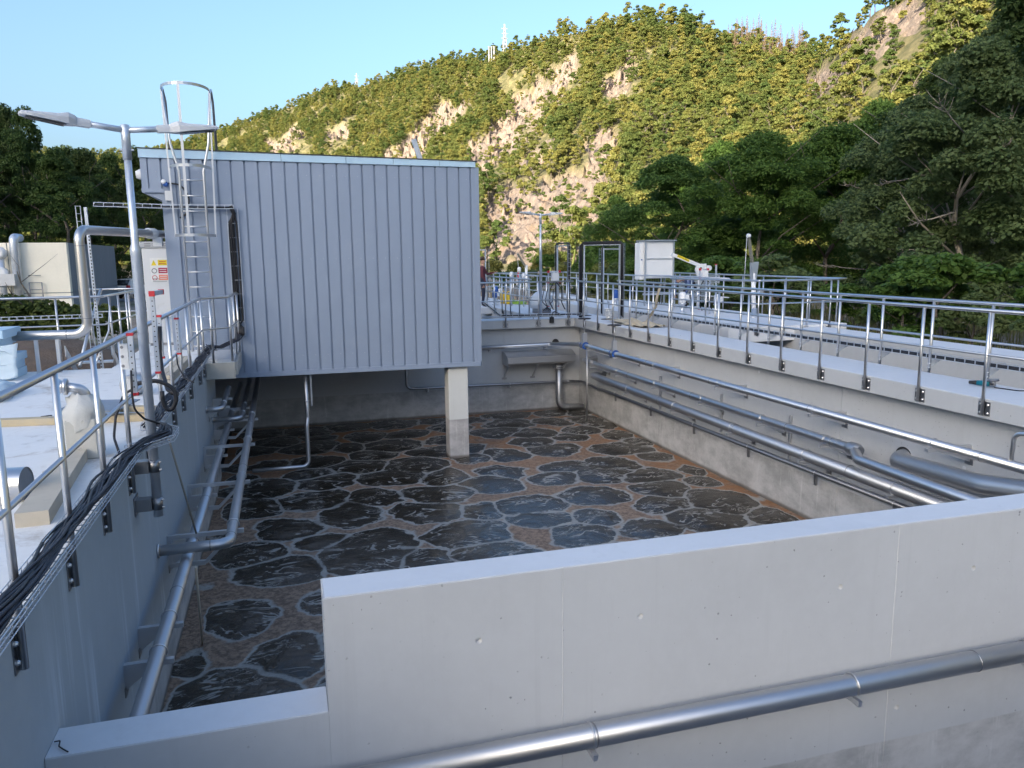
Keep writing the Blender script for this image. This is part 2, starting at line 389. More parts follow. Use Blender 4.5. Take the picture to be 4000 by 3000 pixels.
az = np.concatenate([np.linspace(R(-80), R(-18), 40), np.linspace(R(-17.5), R(52), 640), np.linspace(R(53), R(125), 50)])
tt = np.concatenate([np.linspace(0, .12, 70), np.linspace(.123, 1, 230), np.linspace(1.02, 1.35, 8)])
A, T = np.meshgrid(az, tt, indexing='ij'); hX, hY, hZ = hill_point(A, T)
vx, vy = to_view(np.stack([hX, hY, hZ], -1)); rock = in_rocks(vx, vy).astype(float)
rk = rock.copy()
for _ in range(2): rk[1:-1, 1:-1] = (rk[1:-1, 1:-1]*2+rk[:-2, 1:-1]+rk[2:, 1:-1]+rk[1:-1, :-2]+rk[1:-1, 2:])/6
# crags: slanting strata cut into the exposed rock
lat = A*np.hypot(hX, hY); q1 = lat-hZ*.8+(fbm(lat/14, hZ/14, 3, 90)-.5)*9; q2 = lat+hZ
crag = np.abs(fbm(q1/5, q2/17, 4, 40, .55)-.5)*2; crag2 = np.abs(fbm(q1/1.5, q2/5, 4, 60, .6)-.5)*2
dsc = np.clip(np.hypot(hX, hY)/130, .8, 3)
hZ = hZ+rk*((crag-.35)*3.4+(crag2-.4)*2.3)*dsc
hY2 = hY-rk*((crag-.3)*3.2+(crag2-.4)*1.9)*dsc
hme = grid_mesh('hillside', hX, hY2, hZ, {'rock': rk})
m, n, b = nodes_of('hillside_soil_and_rock'); p = geo(n)
rc = mix_node(n, ramp(n, noise(n, scaled(n, p, (1, 1, .6)), .35, 8, .7), .3, .7), (.19, .15, .125), (.37, .29, .235))
rc = mix_node(n, ramp(n, noise(n, p, 1.3, 7, .75), .5, .66, 0, .8), rc, (.12, .098, .082))
rc = mix_node(n, ramp(n, noise(n, p, .22, 5, .6), .5, .62, 0, .5), rc, (.2, .175, .155))
rc = mix_node(n, ramp(n, noise(n, p, .12, 4, .6), .52, .68, 0, .55), rc, (.33, .22, .13))
sc = mix_node(n, ramp(n, noise(n, p, .3, 6), .4, .65), (.1, .1, .04), (.22, .19, .09))
n.links.new(mix_node(n, attr(n, 'rock'), sc, rc), b.inputs['Base Color']); b.inputs['Roughness'].default_value = .95
bump(n, b, noise(n, p, 1.1, 9, .72), .9, .9)
hme.materials.append(m); link('hillside', hme, kind='structure')

# ---- unseen valley side added behind the camera, its ridge shaped to shade the plant
su = Vector((math.sin(SUN_AZ), math.cos(SUN_AZ))); sp = Vector((-su.y, su.x))
ss = np.array([250, 330, 400, 450, 490, 520, 545, 570, 600, 660, 760.]); uu = np.linspace(-1500, 1500, 501)
S, Uu = np.meshgrid(ss, uu, indexing='ij')
prof = np.interp(ss, ss, [-.02, .25, .5, .72, .88, 1, .98, .96, .95, .9, .7])
ridge = (94+520)*math.tan(SUN_EL)
bz = ridge*prof[:, None]+(fbm(S/15, Uu/15, 4, 80)-.5)*8*prof[:, None].clip(0)
bme = grid_mesh('shade_hill', su.x*S+sp.x*Uu, su.y*S+sp.y*Uu, bz+GZ)
m, n, b = nodes_of('shade_hill_green'); p = geo(n); n.links.new(mix_node(n, noise(n, p, .3, 6), (.04, .06, .02), (.08, .1, .035)), b.inputs['Base Color']); b.inputs['Roughness'].default_value = .9
bme.materials.append(m); link('shade_hill', bme, kind='structure')

# ---- aerated liquid: round boils over the diffusers, foam collecting between them
XL, XR, YF, YB, ZW = -1.36, 8.3, 4.67, 21.2, -2.67
xs_ = np.arange(XL-.05, XR+.06, .04); ys_ = np.arange(YF-.05, YB+.06, .04); WX, WY = np.meshgrid(xs_, ys_, indexing='ij')
cen = []
for j in range(17):
    for i in range(10):
        cen.append((XL-.1+i*1.16+(.58 if j % 2 else 0)+random.uniform(-.26, .26), YF-.2+j*1.08+random.uniform(-.26, .26), random.uniform(-.2, .16)))
wx = WX+.27*(fbm(WX*1.1, WY*1.1, 3, 7)-.5)*2+.09*(fbm(WX*6, WY*6, 3, 17)-.5); wy = WY+.27*(fbm(WX*1.1, WY*1.1, 3, 8)-.5)*2+.09*(fbm(WX*6, WY*6, 3, 18)-.5)
F1 = np.full(WX.shape, 9.); F2 = F1.copy()
for x, y, r_ in cen:
    d = np.hypot((wx-x)*1.0, (wy-y)*1.04)-r_; n1 = np.minimum(F1, d); F2 = np.minimum(F2, np.maximum(F1, d)); F1 = n1
dw = np.minimum(np.minimum(WX-XL, XR-WX), np.minimum(WY-YF, YB-WY)).clip(0); F1 = F1+np.clip(.26-dw, 0, None)*1.2
wz = ZW+.04*np.clip(1-(F1/.5)**2, 0, 1)+.02*(fbm(WX*3, WY*3, 3, 33)-.5)
wme = grid_mesh('water', WX, WY, wz, {'cell': F1, 'gap': F2-F1})
m, n, b = nodes_of('aerated_sludge'); p = geo(n)
nf = noise(n, p, 6, 6, .68); nb = noise(n, p, 2.3, 4, .6)
cellv, gapv = attr(n, 'cell'), attr(n, 'gap')
gp = mathn(n, 'ADD', gapv, mathn(n, 'MULTIPLY', mathn(n, 'SUBTRACT', nf, .5), .14))
pale = mathn(n, 'MULTIPLY', ramp(n, gp, .0, .12, 1, 0), ramp(n, noise(n, p, 1.3, 2), .3, .5, .35, 1))
cl = mathn(n, 'ADD', cellv, mathn(n, 'ADD', mathn(n, 'MULTIPLY', mathn(n, 'SUBTRACT', nf, .5), .2), mathn(n, 'MULTIPLY', mathn(n, 'SUBTRACT', noise(n, p, .55, 2), .5), .3)))
rim = mathn(n, 'MULTIPLY', ramp(n, cl, .595, .645), 1.0)
brown = ramp(n, cl, .64, .695)
vein = mathn(n, 'ABSOLUTE', mathn(n, 'SUBTRACT', noise(n, scaled(n, p, (.75, 1.5, 1)), 1.7, 3, .6, 1.0), .5))
vein = mathn(n, 'MULTIPLY', ramp(n, vein, .008, .028, 1, 0), ramp(n, noise(n, p, 1.9, 3), .44, .58))
vein2 = mathn(n, 'ABSOLUTE', mathn(n, 'SUBTRACT', noise(n, scaled(n, p, (.8, 1.4, 1)), 4.5, 4, .65, .8), .5))
vein = mathn(n, 'MAXIMUM', vein, mathn(n, 'MULTIPLY', ramp(n, vein2, .006, .026, .75, 0), ramp(n, noise(n, p, 2.5, 3), .53, .62)))
foam = mathn(n, 'MAXIMUM', mathn(n, 'MAXIMUM', mathn(n, 'MULTIPLY', pale, ramp(n, cl, .36, .46)), rim), mathn(n, 'MULTIPLY', vein, .8))
wc = mix_node(n, noise(n, p, 4, 3), (.017, .013, .009), (.046, .035, .022))
c = mix_node(n, foam, wc, mix_node(n, nf, (.25, .235, .21), (.48, .46, .42)))
bc = mix_node(n, ramp(n, noise(n, p, 14, 5, .7), .35, .65), (.15, .1, .07), (.36, .25, .175))
sep = n.nodes.new('ShaderNodeSeparateXYZ'); n.links.new(p, sep.inputs[0])
rust = mathn(n, 'MAXIMUM', ramp(n, sep.outputs[0], 5.2, 8.2), ramp(n, sep.outputs[1], 13, 19))
bc = mix_node(n, mathn(n, 'MULTIPLY', rust, ramp(n, nb, .3, .6)), bc, mix_node(n, noise(n, p, 14, 5, .7), (.19, .085, .036), (.42, .21, .095)))
c = mix_node(n, brown, c, bc)
n.links.new(c, b.inputs['Base Color'])
n.links.new(mathn(n, 'MAXIMUM', mathn(n, 'MULTIPLY', foam, .75), mathn(n, 'MAXIMUM', mathn(n, 'MULTIPLY', brown, .9), .18)), b.inputs['Roughness'])
rip = noise(n, p, 9, 4, .6, .6)
bump(n, b, mathn(n, 'ADD', mathn(n, 'MULTIPLY', rip, 1.0), mathn(n, 'MULTIPLY', brown, mathn(n, 'MULTIPLY', noise(n, p, 30, 4), 1.2))), .6, .03)
wme.materials.append(m); link('water', wme, kind='structure')

# ================================================================ concrete of the tanks
MB().box((-2.74, -4.1, -3.75), (12.9, 36.2, -3.62)).box((-2.74, -4.1, -3.7), (-2.6, 36.2, -.52)).box((12.61, -4.1, -3.7), (12.9, 36.2, -.5)).box((-2.7, -4.1, -3.7), (12.8, -4.0, -1.05)).box((-2.7, 36.01, -3.7), (12.8, 36.2, -.6)).build('pit_floor', GREYOLD, kind='structure')
def wall(name, label, pieces, org):
    t = thing(name, org, label, 'wall'); 
    for nm, mb, mt in pieces: mb.build(nm, mt, t)
    return t
# left wall with the deck behind it: the wall proper is one thing, the deck part of the setting
DECK_Y1 = 14.1
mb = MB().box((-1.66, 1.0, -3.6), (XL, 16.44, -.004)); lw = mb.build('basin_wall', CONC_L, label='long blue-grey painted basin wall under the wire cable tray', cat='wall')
deck = MB().box((-12, -4, -.5), (-1.661, DECK_Y1, 0)).box((-2.75, DECK_Y1, -.5), (-1.661, 21.5, 0)).box((-1.661, -4, -.03), (XL-.002, 16.4, 0)).build('deck', DECKM, kind='structure')
# front wall with its low step: cast panels with joints, tie holes
YO = 4.372; XS = .135; ZF, ZS = -.19, -.90
fw = thing('basin_wall', (3, 4.5, -3.6), 'stepped pale concrete wall with round tie holes facing the steel pipe', 'wall')
jx = [at(1216, 1300, 1, YO).x, at(1943, 1150, 1, YO).x]
def panel(x0, x1, z1, holes=()):
    bm = bmesh.new(); bmesh.ops.create_cube(bm, size=1)
    for v in bm.verts: v.co = Vector(((x0+x1)/2+v.co.x*(x1-x0), (YO+YF)/2+v.co.y*(YF-YO), (-3.6+z1)/2+v.co.z*(z1+3.6)))
    ed = [e for e in bm.edges if all(abs(v.co.z-z1) < 1e-5 for v in e.verts)]
    bmesh.ops.bevel(bm, geom=ed, offset=.006, segments=2, affect='EDGES', profile=.5)
    me = bpy.data.meshes.new('panel'); bm.to_mesh(me); bm.free()
    o = bpy.data.objects.new('cutting', me); COL.objects.link(o); cut = []
    for hx, hz in holes:
        cm = MB().lathe((hx, YO-.02, hz), (0, 1, 0), [(.025, 0), (.017, .05)], 20).mesh('cutter'); co = bpy.data.objects.new('cutter', cm); COL.objects.link(co); cut.append(co)
        md = o.modifiers.new('b', 'BOOLEAN'); md.object = co; md.operation = 'DIFFERENCE'; md.solver = 'EXACT'
    me2 = bpy.data.meshes.new_from_object(o.evaluated_get(bpy.context.evaluated_depsgraph_get()))
    for q in cut+[o]: bpy.data.objects.remove(q)
    org = WORLD[fw.name]
    for v in me2.vertices: v.co -= org
    me2.materials.clear(); me2.materials.append(CONC); me2.name = 'wall_panel'
    link('wall_panel', me2, fw)
hol = [at(*q, 1, YO) for q in ((1034, 1384), (1383, 1331), (1815, 1268), (2103, 1227), (1937, 1528))]; hol = [(h.x, h.z) for h in hol]
g = .004
panel(XL+.003, XS, ZS)
g = .0006
panel(XS+.001, jx[0]-g, ZF, [h for h in hol if XS < h[0] < jx[0]-.05])
panel(jx[0]+g, jx[1]-g, ZF, [h for h in hol if jx[0]+.05 < h[0] < jx[1]-.05])
panel(jx[1]+g, 10.2, ZF, [h for h in hol if h[0] > jx[1]+.05])
for x in jx: MB().prism([(x-.007, YO+.004, ZF-.012), (x, YO-.004, ZF-.012), (x+.006, YO+.004, ZF-.012)], (0, 0, -3.3)).build('joint_seam', CONC, fw)
# white coating on the two tops
MB().box((XL+.003, YO+.008, ZS-.01), (XS-.002, YF-.008, ZS+.003)).build('top_coating', CONC_TOP, fw)
MB().box((XS+.012, YO+.008, ZF-.01), (10.1, YF-.008, ZF+.003)).build('top_coating', CONC_TOP, fw)
MB().bevbox((-1.6, -1.4, -.12), (12.5, .7, 0), .01).build('viewing_walkway', CONC_TOP, kind='structure')
# right wall, its overhanging walkway slab
rw = thing('basin_wall', (8.6, 13, -3.6), 'pale concrete basin wall with overhanging walkway slab and wall pipes', 'wall')
for k, (y0, y1) in enumerate([(YF+.001, 10.0), (10.008, 15.4), (15.408, 21.9)]):
    MB().box((XR, y0, -3.6), (9.0, y1, -.245)).build('wall_panel', CONC, rw)
MB().box((XR+.01, YF, -3.5), (8.9, 21.8, -.25)).build('joint_filler', CONC_TOP, rw)
mb = MB().bevbox((8.05, 3.0, -.24), (9.1, 22.4, 0), .008); mb.build('walkway_slab', CONC, rw)
MB().box((8.06, 3.02, -.01), (9.09, 22.39, .003)).build('top_coating', CONC_TOP, rw)
for x, y in [(2000, 1090), (1700, 960), (1900, 1000)]: pass
for (x, y) in [(2083, 1011), (1934, 928), (1788, 840-22), (1640, 803), (1535, 752+18), (1470, 727), (1360, 698+30), (1290, 690)]: 
    h = at(x, y, 0, XR)
    MB().lathe((XR-.003, h.y, h.z), (1, 0, 0), [(.03, 0), (.024, .006)], 14).build('tie_hole', CONC_TOP, rw)
# back wall with ledge
bw = thing('basin_wall', (3.5, 21.5, -3.6), 'shaded concrete wall behind the overflow trough and support column', 'wall')
for x0, x1 in ((XL-.6, 1.15), (1.158, 6.0), (6.008, XR-.001)): MB().box((x0, YB, -3.6), (x1, 21.6, -.245)).build('wall_panel', CONC, bw)
MB().box((XL-.5, YB+.01, -3.5), (XR-.05, 21.55, -.25)).build('joint_filler', CONC, bw)
MB().bevbox((-1.0, 20.95, -.24), (8.049, 21.66, -.001), .008).build('walkway_slab', CONC, bw)
MB().box((-.95, 20.965, -.01), (8.04, 21.65, .002)).build('top_coating', CONC_TOP, bw)
# neighbouring channel beyond the right walkway
ow = thing('channel_wall', (12.2, 20, -3.6), 'far outer concrete channel wall with white top beside the greenery', 'wall')
MB().bevbox((11.8, 2, -3.6), (12.6, 36, -.002), .008).build('wall_body', CONC, ow); MB().box((11.81, 2.02, -.01), (12.59, 35.9, .003)).build('top_coating', CONC_TOP, ow)
MB().box((9.101, 2, -2.9), (11.799, 36, -2.8)).build('channel_floor', basic('channel_water', (.03, .028, .022), .2), kind='structure')
# slab bridging the channel
mb = MB().bevbox((10.0, 16.0, -.3), (13.3, 28, .06), .01).build('slab', CONC_TOP, label='white bridging slab across the channel under the control cabinet', cat='slab')
# tanks behind the back wall
wk = thing('channel_wall', (8.3, 28, -3.6), 'white-topped dividing wall behind the far lamp post', 'wall')
MB().bevbox((7.2, 22.41, -3.6), (8.75, 36, -.003), .008).build('wall_body', CONC, wk); MB().box((7.22, 22.43, -.01), (8.73, 35.9, .003)).build('top_coating', CONC_TOP, wk)
MB().box((-2, 21.67, -3.4), (7.19, 36, -3.3)).build('tank_floor', MATS['channel_water'], kind='structure')
MB().box((8.751, 22.45, -3.4), (11.79, 36, -3.3)).build('tank_floor', MATS['channel_water'], kind='structure')
MB().bevbox((-2, 33, -3.6), (7.18, 33.6, 0), .01).build('tank_end_wall', CONC, label='far end wall of the rear tank behind the railings', cat='wall')

# ================================================================ trees
def leaf_mesh(name, clumps, n_leaf, size, mat_, aspect=.5, droop=.3, seed=0, fill=.55):
    """leaf-sized diamonds spread through the clumps (x,y,z,rx,ry,rz)"""
    r = np.random.default_rng(seed); cl = np.array(clumps)
    wgt = (cl[:, 3]*cl[:, 4]*cl[:, 5])**.7; idx = r.choice(len(cl), n_leaf, p=wgt/wgt.sum()); c = cl[idx]
    d = r.normal(size=(n_leaf, 3)); d /= np.linalg.norm(d, axis=1)[:, None]; d[:, 2] = np.where(d[:, 2] < -.4, -d[:, 2]*.6, d[:, 2])
    rad = fill+(1.08-fill)*r.random(n_leaf)**.6
    pos = c[:, :3]+d*c[:, 3:6]*rad[:, None]
    # leaf plane: normal roughly outward and up, long axis random and drooping
    nr = d*.6+r.normal(size=(n_leaf, 3))*.55+np.array([0, 0, .5]); nr /= np.linalg.norm(nr, axis=1)[:, None]
    a = r.normal(size=(n_leaf, 3)); a += d*.6; a[:, 2] -= droop; a -= nr*(a*nr).sum(1)[:, None]; a /= np.linalg.norm(a, axis=1)[:, None]
    bb = np.cross(nr, a); s = size*(.6+.8*r.random(n_leaf))[:, None]
    V = np.stack([pos-a*s*.5, pos+bb*s*aspect*.5-a*s*.05, pos+a*s*.5-nr*s*.12, pos-bb*s*aspect*.5-a*s*.05], 1).reshape(-1, 3)
    me = bpy.data.meshes.new(name); F = np.arange(n_leaf*4)
    me.vertices.add(len(V)); me.vertices.foreach_set('co', V.ravel()); me.loops.add(len(F)); me.loops.foreach_set('vertex_index', F)
    me.polygons.add(n_leaf); me.polygons.foreach_set('loop_start', np.arange(0, len(F), 4)); me.polygons.foreach_set('loop_total', np.full(n_leaf, 4))
    me.update(calc_edges=True); me.materials.append(mat_); return me
def crown_clumps(r, H, Rr, n, z0=.3, flat=.75, cs=1.):
    out = []
    for k in range(n):
        t = z0+(1-z0)*r.random()**.8; a = r.random()*6.283
        env = math.sin(min(1, (t-z0)/(1-z0)*.85+.18)*math.pi)**.6*Rr
        q = env*(r.random()**.5)*.85; s = Rr*(.13+.2*r.random())*cs
        out.append((q*math.cos(a), q*math.sin(a), H*t*.93, s, s*(.8+.4*r.random()), s*flat))
    return out
def trunk_mesh(name, H, Rr, mat_, seed, limbs=5, bend=.08, r0=.045):
    r = random.Random(seed); mb = MB(); n = 7
    path = [Vector((math.sin(i*.9+seed)*bend*H*i/n, math.cos(i*1.3+seed)*bend*H*i/n, H*.8*i/n)) for i in range(n+1)]
    mb.tube(path, [H*r0*(1-i/n*.85)*.5 for i in range(n+1)], 7)
    for k in range(limbs):
        i = r.randint(2, n-1); p0 = path[i]; a = r.random()*6.283; L = Rr*r.uniform(.6, 1)
        p1 = p0+Vector((math.cos(a)*L*.55, math.sin(a)*L*.55, L*.45)); p2 = p1+Vector((math.cos(a+.4)*L*.4, math.sin(a+.4)*L*.4, L*.3))
        q = H*r0*.5*(1-i/n*.8); mb.tube([p0, p1, p2], [q*.6, q*.35, q*.12], 5)
    me = mb.mesh(name); me.materials.append(mat_); return me
# hillside trees: several crowns, shared
protos = []
for k in range(7):
    r = random.Random(100+k); H = 6.5+r.random()*2; Rr = 2.3+r.random()*.9
    cl = crown_clumps(r, H, Rr, 22, .06+.1*r.random())
    protos.append((leaf_mesh('crown', cl, 2600, .38, LEAF_HILL, .7, .2, k, .5), trunk_mesh('trunk', H, Rr, BARK, k, 4)))
shr = []
for k in range(2):
    r = random.Random(300+k); shr.append(leaf_mesh('crown', crown_clumps(r, 2.2, 1.5, 7, .15), 420, .42, LEAF_HILL, .7, .2, 50+k))
N = 170000
za = RNG.uniform(R(-19), R(52), N); zt = RNG.random(N)**1.0*1.01
zx, zy, zz = hill_point(za, zt); zD = np.hypot(zx, zy); dbv, drv = np.interp(za, ta, tb), np.interp(za, ta, tr)
keepp = RNG.random(N) < zD*(drv-dbv)/(400*560)
px_, py_ = to_view(np.stack([zx, zy, zz], -1)); rmask = in_rocks(px_, py_)
qx_, qy_ = to_view(np.stack([zx, zy, zz+5.5], -1)); rmid = in_rocks(qx_, qy_); q2x, q2y = to_view(np.stack([zx, zy, zz+3], -1)); rmid |= in_rocks(q2x, q2y); q2x, q2y = to_view(np.stack([zx, zy, zz+8], -1)); rmid |= in_rocks(q2x, q2y); gaps = fbm(zx/18, zy/18, 3, 71) < .3
pick = []; cellh = {}
for i in np.nonzero(keepp)[0]:
    small = bool(rmask[i])
    if small and RNG.random() > .04: continue
    if not small and rmid[i] and RNG.random() > .05: continue
    sp_ = 2.9 if not small else 2.6
    if gaps[i]: continue
    c0 = (int(zx[i]//sp_), int(zy[i]//sp_)); ok = True
    for dx in (-1, 0, 1):
        for dy in (-1, 0, 1):
            for j in cellh.get((c0[0]+dx, c0[1]+dy), ()):
                if (zx[i]-zx[j])**2+(zy[i]-zy[j])**2 < sp_*sp_: ok = False
    if ok: cellh.setdefault(c0, []).append(i); pick.append((i, small))
print('HILL TREES', len(pick))
vis = [q for q in pick if (not q[1]) and 450 < px_[q[0]] < 2230 and py_[q[0]] < 545 and not (px_[q[0]] < 1030 and py_[q[0]] > 345) and not (px_[q[0]] > 1330 and py_[q[0]] > 330)]
vis.sort(key=lambda q: zD[q[0]]); single = {q[0] for q in vis[:300]}
def hill_tree(i):
    k = int(RNG.integers(7)); s = .5+.75*RNG.random()**1.4; cm, tm = protos[k]
    e = bpy.data.objects.new('hillside_tree', None); COL.objects.link(e); e.location = (zx[i], zy[i], zz[i]-.3); e.scale = (s*(.9+.3*RNG.random()), s, s*(.85+.35*RNG.random())); e.rotation_euler.z = RNG.random()*6.28
    tag(e, 'small broadleaf tree on the sunlit slope round the rock faces', 'tree', 'trees on the sunlit hillside')
    for nm, me_ in (('trunk', tm), ('crown', cm)):
        o = bpy.data.objects.new(nm, me_); COL.objects.link(o); o.parent = e
for i in single: hill_tree(i)
# all the others: one wood, instanced on points
rest = [q for q in pick if q[0] not in single]
pts = np.array([(zx[i], zy[i], zz[i]-.3) for i, s in rest]); kinds = np.array([7+RNG.integers(2) if s else RNG.integers(7) for i, s in rest]).astype(np.int32)
wm = bpy.data.meshes.new('hillside_wood'); wm.from_pydata(pts.tolist(), [], [])
for nm, ty, val in (('kind', 'INT', kinds), ('turn', 'FLOAT', RNG.random(len(pts))*6.28), ('size', 'FLOAT', np.where(kinds < 7, .48+.85*RNG.random(len(pts))**1.6, .6+.6*RNG.random(len(pts))))):
    a_ = wm.attributes.new(nm, ty, 'POINT'); a_.data.foreach_set('value', val)
pc_ = bpy.data.collections.new('wood_sources')
for k in range(9):
    me_ = protos[k][0] if k < 7 else shr[k-7]
    if k < 7:
        bmj = bmesh.new(); bmj.from_mesh(protos[k][0]); bmj.from_mesh(protos[k][1]); mj = bpy.data.meshes.new('wood_tree')
        bmj.to_mesh(mj); bmj.free(); mj.materials.append(LEAF_HILL); me_ = mj
    pc_.objects.link(bpy.data.objects.new(f'wood_source_{k}', me_))
ng = bpy.data.node_groups.new('wood', 'GeometryNodeTree'); ng.interface.new_socket('Geometry', in_out='INPUT', socket_type='NodeSocketGeometry'); ng.interface.new_socket('Geometry', in_out='OUTPUT', socket_type='NodeSocketGeometry')
gi, go = ng.nodes.new('NodeGroupInput'), ng.nodes.new('NodeGroupOutput'); ip = ng.nodes.new('GeometryNodeInstanceOnPoints'); ci = ng.nodes.new('GeometryNodeCollectionInfo')
ci.inputs[0].default_value = pc_; ci.inputs['Separate Children'].default_value = True; ci.inputs['Reset Children'].default_value = True
def named(nm, ty):
    q = ng.nodes.new('GeometryNodeInputNamedAttribute'); q.data_type = ty; q.inputs[0].default_value = nm; return q.outputs[0]
ng.links.new(gi.outputs[0], ip.inputs['Points']); ng.links.new(ci.outputs[0], ip.inputs['Instance']); ip.inputs['Pick Instance'].default_value = True
ng.links.new(named('kind', 'INT'), ip.inputs['Instance Index'])
cx = ng.nodes.new('ShaderNodeCombineXYZ'); ng.links.new(named('turn', 'FLOAT'), cx.inputs[2])
er_ = ng.nodes.new('FunctionNodeEulerToRotation'); ng.links.new(cx.outputs[0], er_.inputs[0]); ng.links.new(er_.outputs[0], ip.inputs['Rotation'])
ng.links.new(named('size', 'FLOAT'), ip.inputs['Scale']); ng.links.new(ip.outputs[0], go.inputs[0])
wo = link('hillside_wood', wm); tag(wo, 'dense green wood covering the sunlit hillside up to its ridge', 'wood', kind='stuff')
wo.modifiers.new('wood', 'NODES').node_group = ng

def place_tree(name, label, crown, trunk, loc, sc, rz, group=None, extra=()):
    e = thing(name, loc, label, 'tree', group); e.scale = sc if isinstance(sc, tuple) else (sc, sc, sc); e.rotation_euler.z = rz
    for nm, me_ in (('trunk', trunk), ('crown', crown))+tuple(extra):
        o = bpy.data.objects.new(nm, me_); COL.objects.link(o); o.parent = e
        if nm == 'bare_branches': o['kind'] = 'stuff'
    return e
def base(vx, D, z=-.45):                    # a spot on the ground in the direction of photo column vx, D metres off
    v = ray(vx, 556); a_ = math.atan2(v[0], v[1]); return Vector((D*math.sin(a_), D*math.cos(a_), z))
# near trees beside the plant (shade): locust-like crowns, poplar-like crowns
loc_m = []; pop_m = []; drk_m = []
for k in range(3):
    r = random.Random(500+k); cl = crown_clumps(r, 9, 4.0, 85, .03, .8, .72)
    loc_m.append((leaf_mesh('crown', cl, 42000, .18, LEAF_NEAR, .42, .8, 60+k, .45), trunk_mesh('trunk', 9, 4.2, BARK, 60+k, 7, .08, .026)))
for k in range(2):
    r = random.Random(600+k); cl = crown_clumps(r, 9, 3.6, 85, .04, .85, .66)
    pop_m.append((leaf_mesh('crown', cl, 48000, .11, LEAF_POP, .85, .25, 70+k, .5), trunk_mesh('trunk', 9, 3.6, BARK_PALE, 70+k, 14, .1, .026)))
for k in range(3):
    r = random.Random(700+k); cl = crown_clumps(r, 12, 3.4, 80, .12, .85, .72)
    drk_m.append((leaf_mesh('crown', cl, 32000, .19, LEAF_DARK, .5, .5, 80+k, .4), trunk_mesh('trunk', 12, 3.6, BARK, 80+k, 8, .05, .03)))
NEAR = [  # photo column, distance, width scale, height scale, kind
    (1450, 46, 1.15, .92, 'l'), (1640, 43, 1.15, .98, 'l'), (1330, 62, .8, .8, 'l'), (1560, 56, 1.2, 1.15, 'l'), (1790, 48, 1.2, 1.08, 'l'), (1720, 60, 1.2, 1.15, 'l'),
    (1960, 33, 1.0, .92, 'p'), (2090, 30, 1.1, 1.02, 'p'), (1880, 52, 1.2, 1.28, 'l'), (2020, 46, 1.2, 1.4, 'd'), (2150, 40, 1.15, 1.45, 'p'), (2250, 34, 1.2, 1.5, 'd'), (2230, 52, 1.2, 1.9, 'd'), (2090, 60, 1.3, 1.6, 'l'),
    (1480, 70, 1.1, 1.1, 'l'), (2330, 42, 1.3, 1.9, 'd'), (1960, 66, 1.3, 1.35, 'l')]
# pale bare branches that stick out of the poplar-like crowns
def dead_branches(seed, H, Rr):
    r = random.Random(seed); mb = MB()
    for k in range(9):
        a = r.random()*6.283; z = r.uniform(.12, .75)*H; q = Rr*r.uniform(.55, .8); p = Vector((math.cos(a)*q, math.sin(a)*q, z)); L = r.uniform(.5, 1.1); d = Vector((math.cos(a+r.uniform(-.6, .6)), math.sin(a+r.uniform(-.6, .6)), r.uniform(-.35, .7))).normalized()
        e_ = p+d*L; mb.tube([p-d*.8, p, p+d*L*.5+Vector((0, 0, .06)), e_], [.024, .02, .013, .005], 5)
        for j in range(9):
            f = r.uniform(.1, .95); s0_ = p.lerp(e_, f); dd = (d+Vector((r.uniform(-.9, .9), r.uniform(-.9, .9), r.uniform(-.3, .9)))).normalized(); mb.tube([s0_, s0_+dd*L*.25, s0_+dd*L*.42+Vector((0, 0, .05))], [.012, .008, .003], 4)
    me_ = mb.mesh('bare_branches'); me_.materials.append(BARK_PALE); return me_
dead_m = [dead_branches(40+k, 9, 3.6) for k in range(2)]
LBL = {'l': ('locust_tree', 'dark green feathery locust tree in shade beyond the channel railings', 'shaded locust trees beyond the channel', loc_m),
       'p': ('poplar_tree', 'grey-green shaded tree with pale bare branches beside the outer channel wall', 'shaded poplar-like trees by the outer wall', pop_m),
       'd': ('tall_tree', 'tall dark tree closing the shaded bank behind the grey-green trees', 'tall dark trees on the shaded bank', drk_m)}
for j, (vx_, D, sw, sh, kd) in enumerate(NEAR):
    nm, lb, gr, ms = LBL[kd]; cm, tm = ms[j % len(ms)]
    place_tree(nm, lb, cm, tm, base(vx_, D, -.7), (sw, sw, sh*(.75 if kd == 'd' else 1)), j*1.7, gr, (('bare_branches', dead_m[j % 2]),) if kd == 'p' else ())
# left trees behind the yard
for j, (vx_, D, sw, sh) in enumerate([(-40, 60, .95, 1.02), (40, 64, .8, 1.12), (85, 60, .7, 1.08), (140, 58, .85, .85), (200, 66, .9, .92), (255, 72, .8, .98), (310, 66, .8, .97), (20, 78, 1.2, 1.2), (160, 82, 1.2, 1.12), (-120, 62, 1.2, 1.0), (350, 80, .9, 1.0)]):
    cm, tm = drk_m[j % 3]; place_tree('woodland_tree', 'tall dark tree with bare lower trunk behind the old cream tank', cm, tm, base(vx_, D, GZ), (sw, sw, sh), j*2.1+.5, 'dark trees behind the yard')
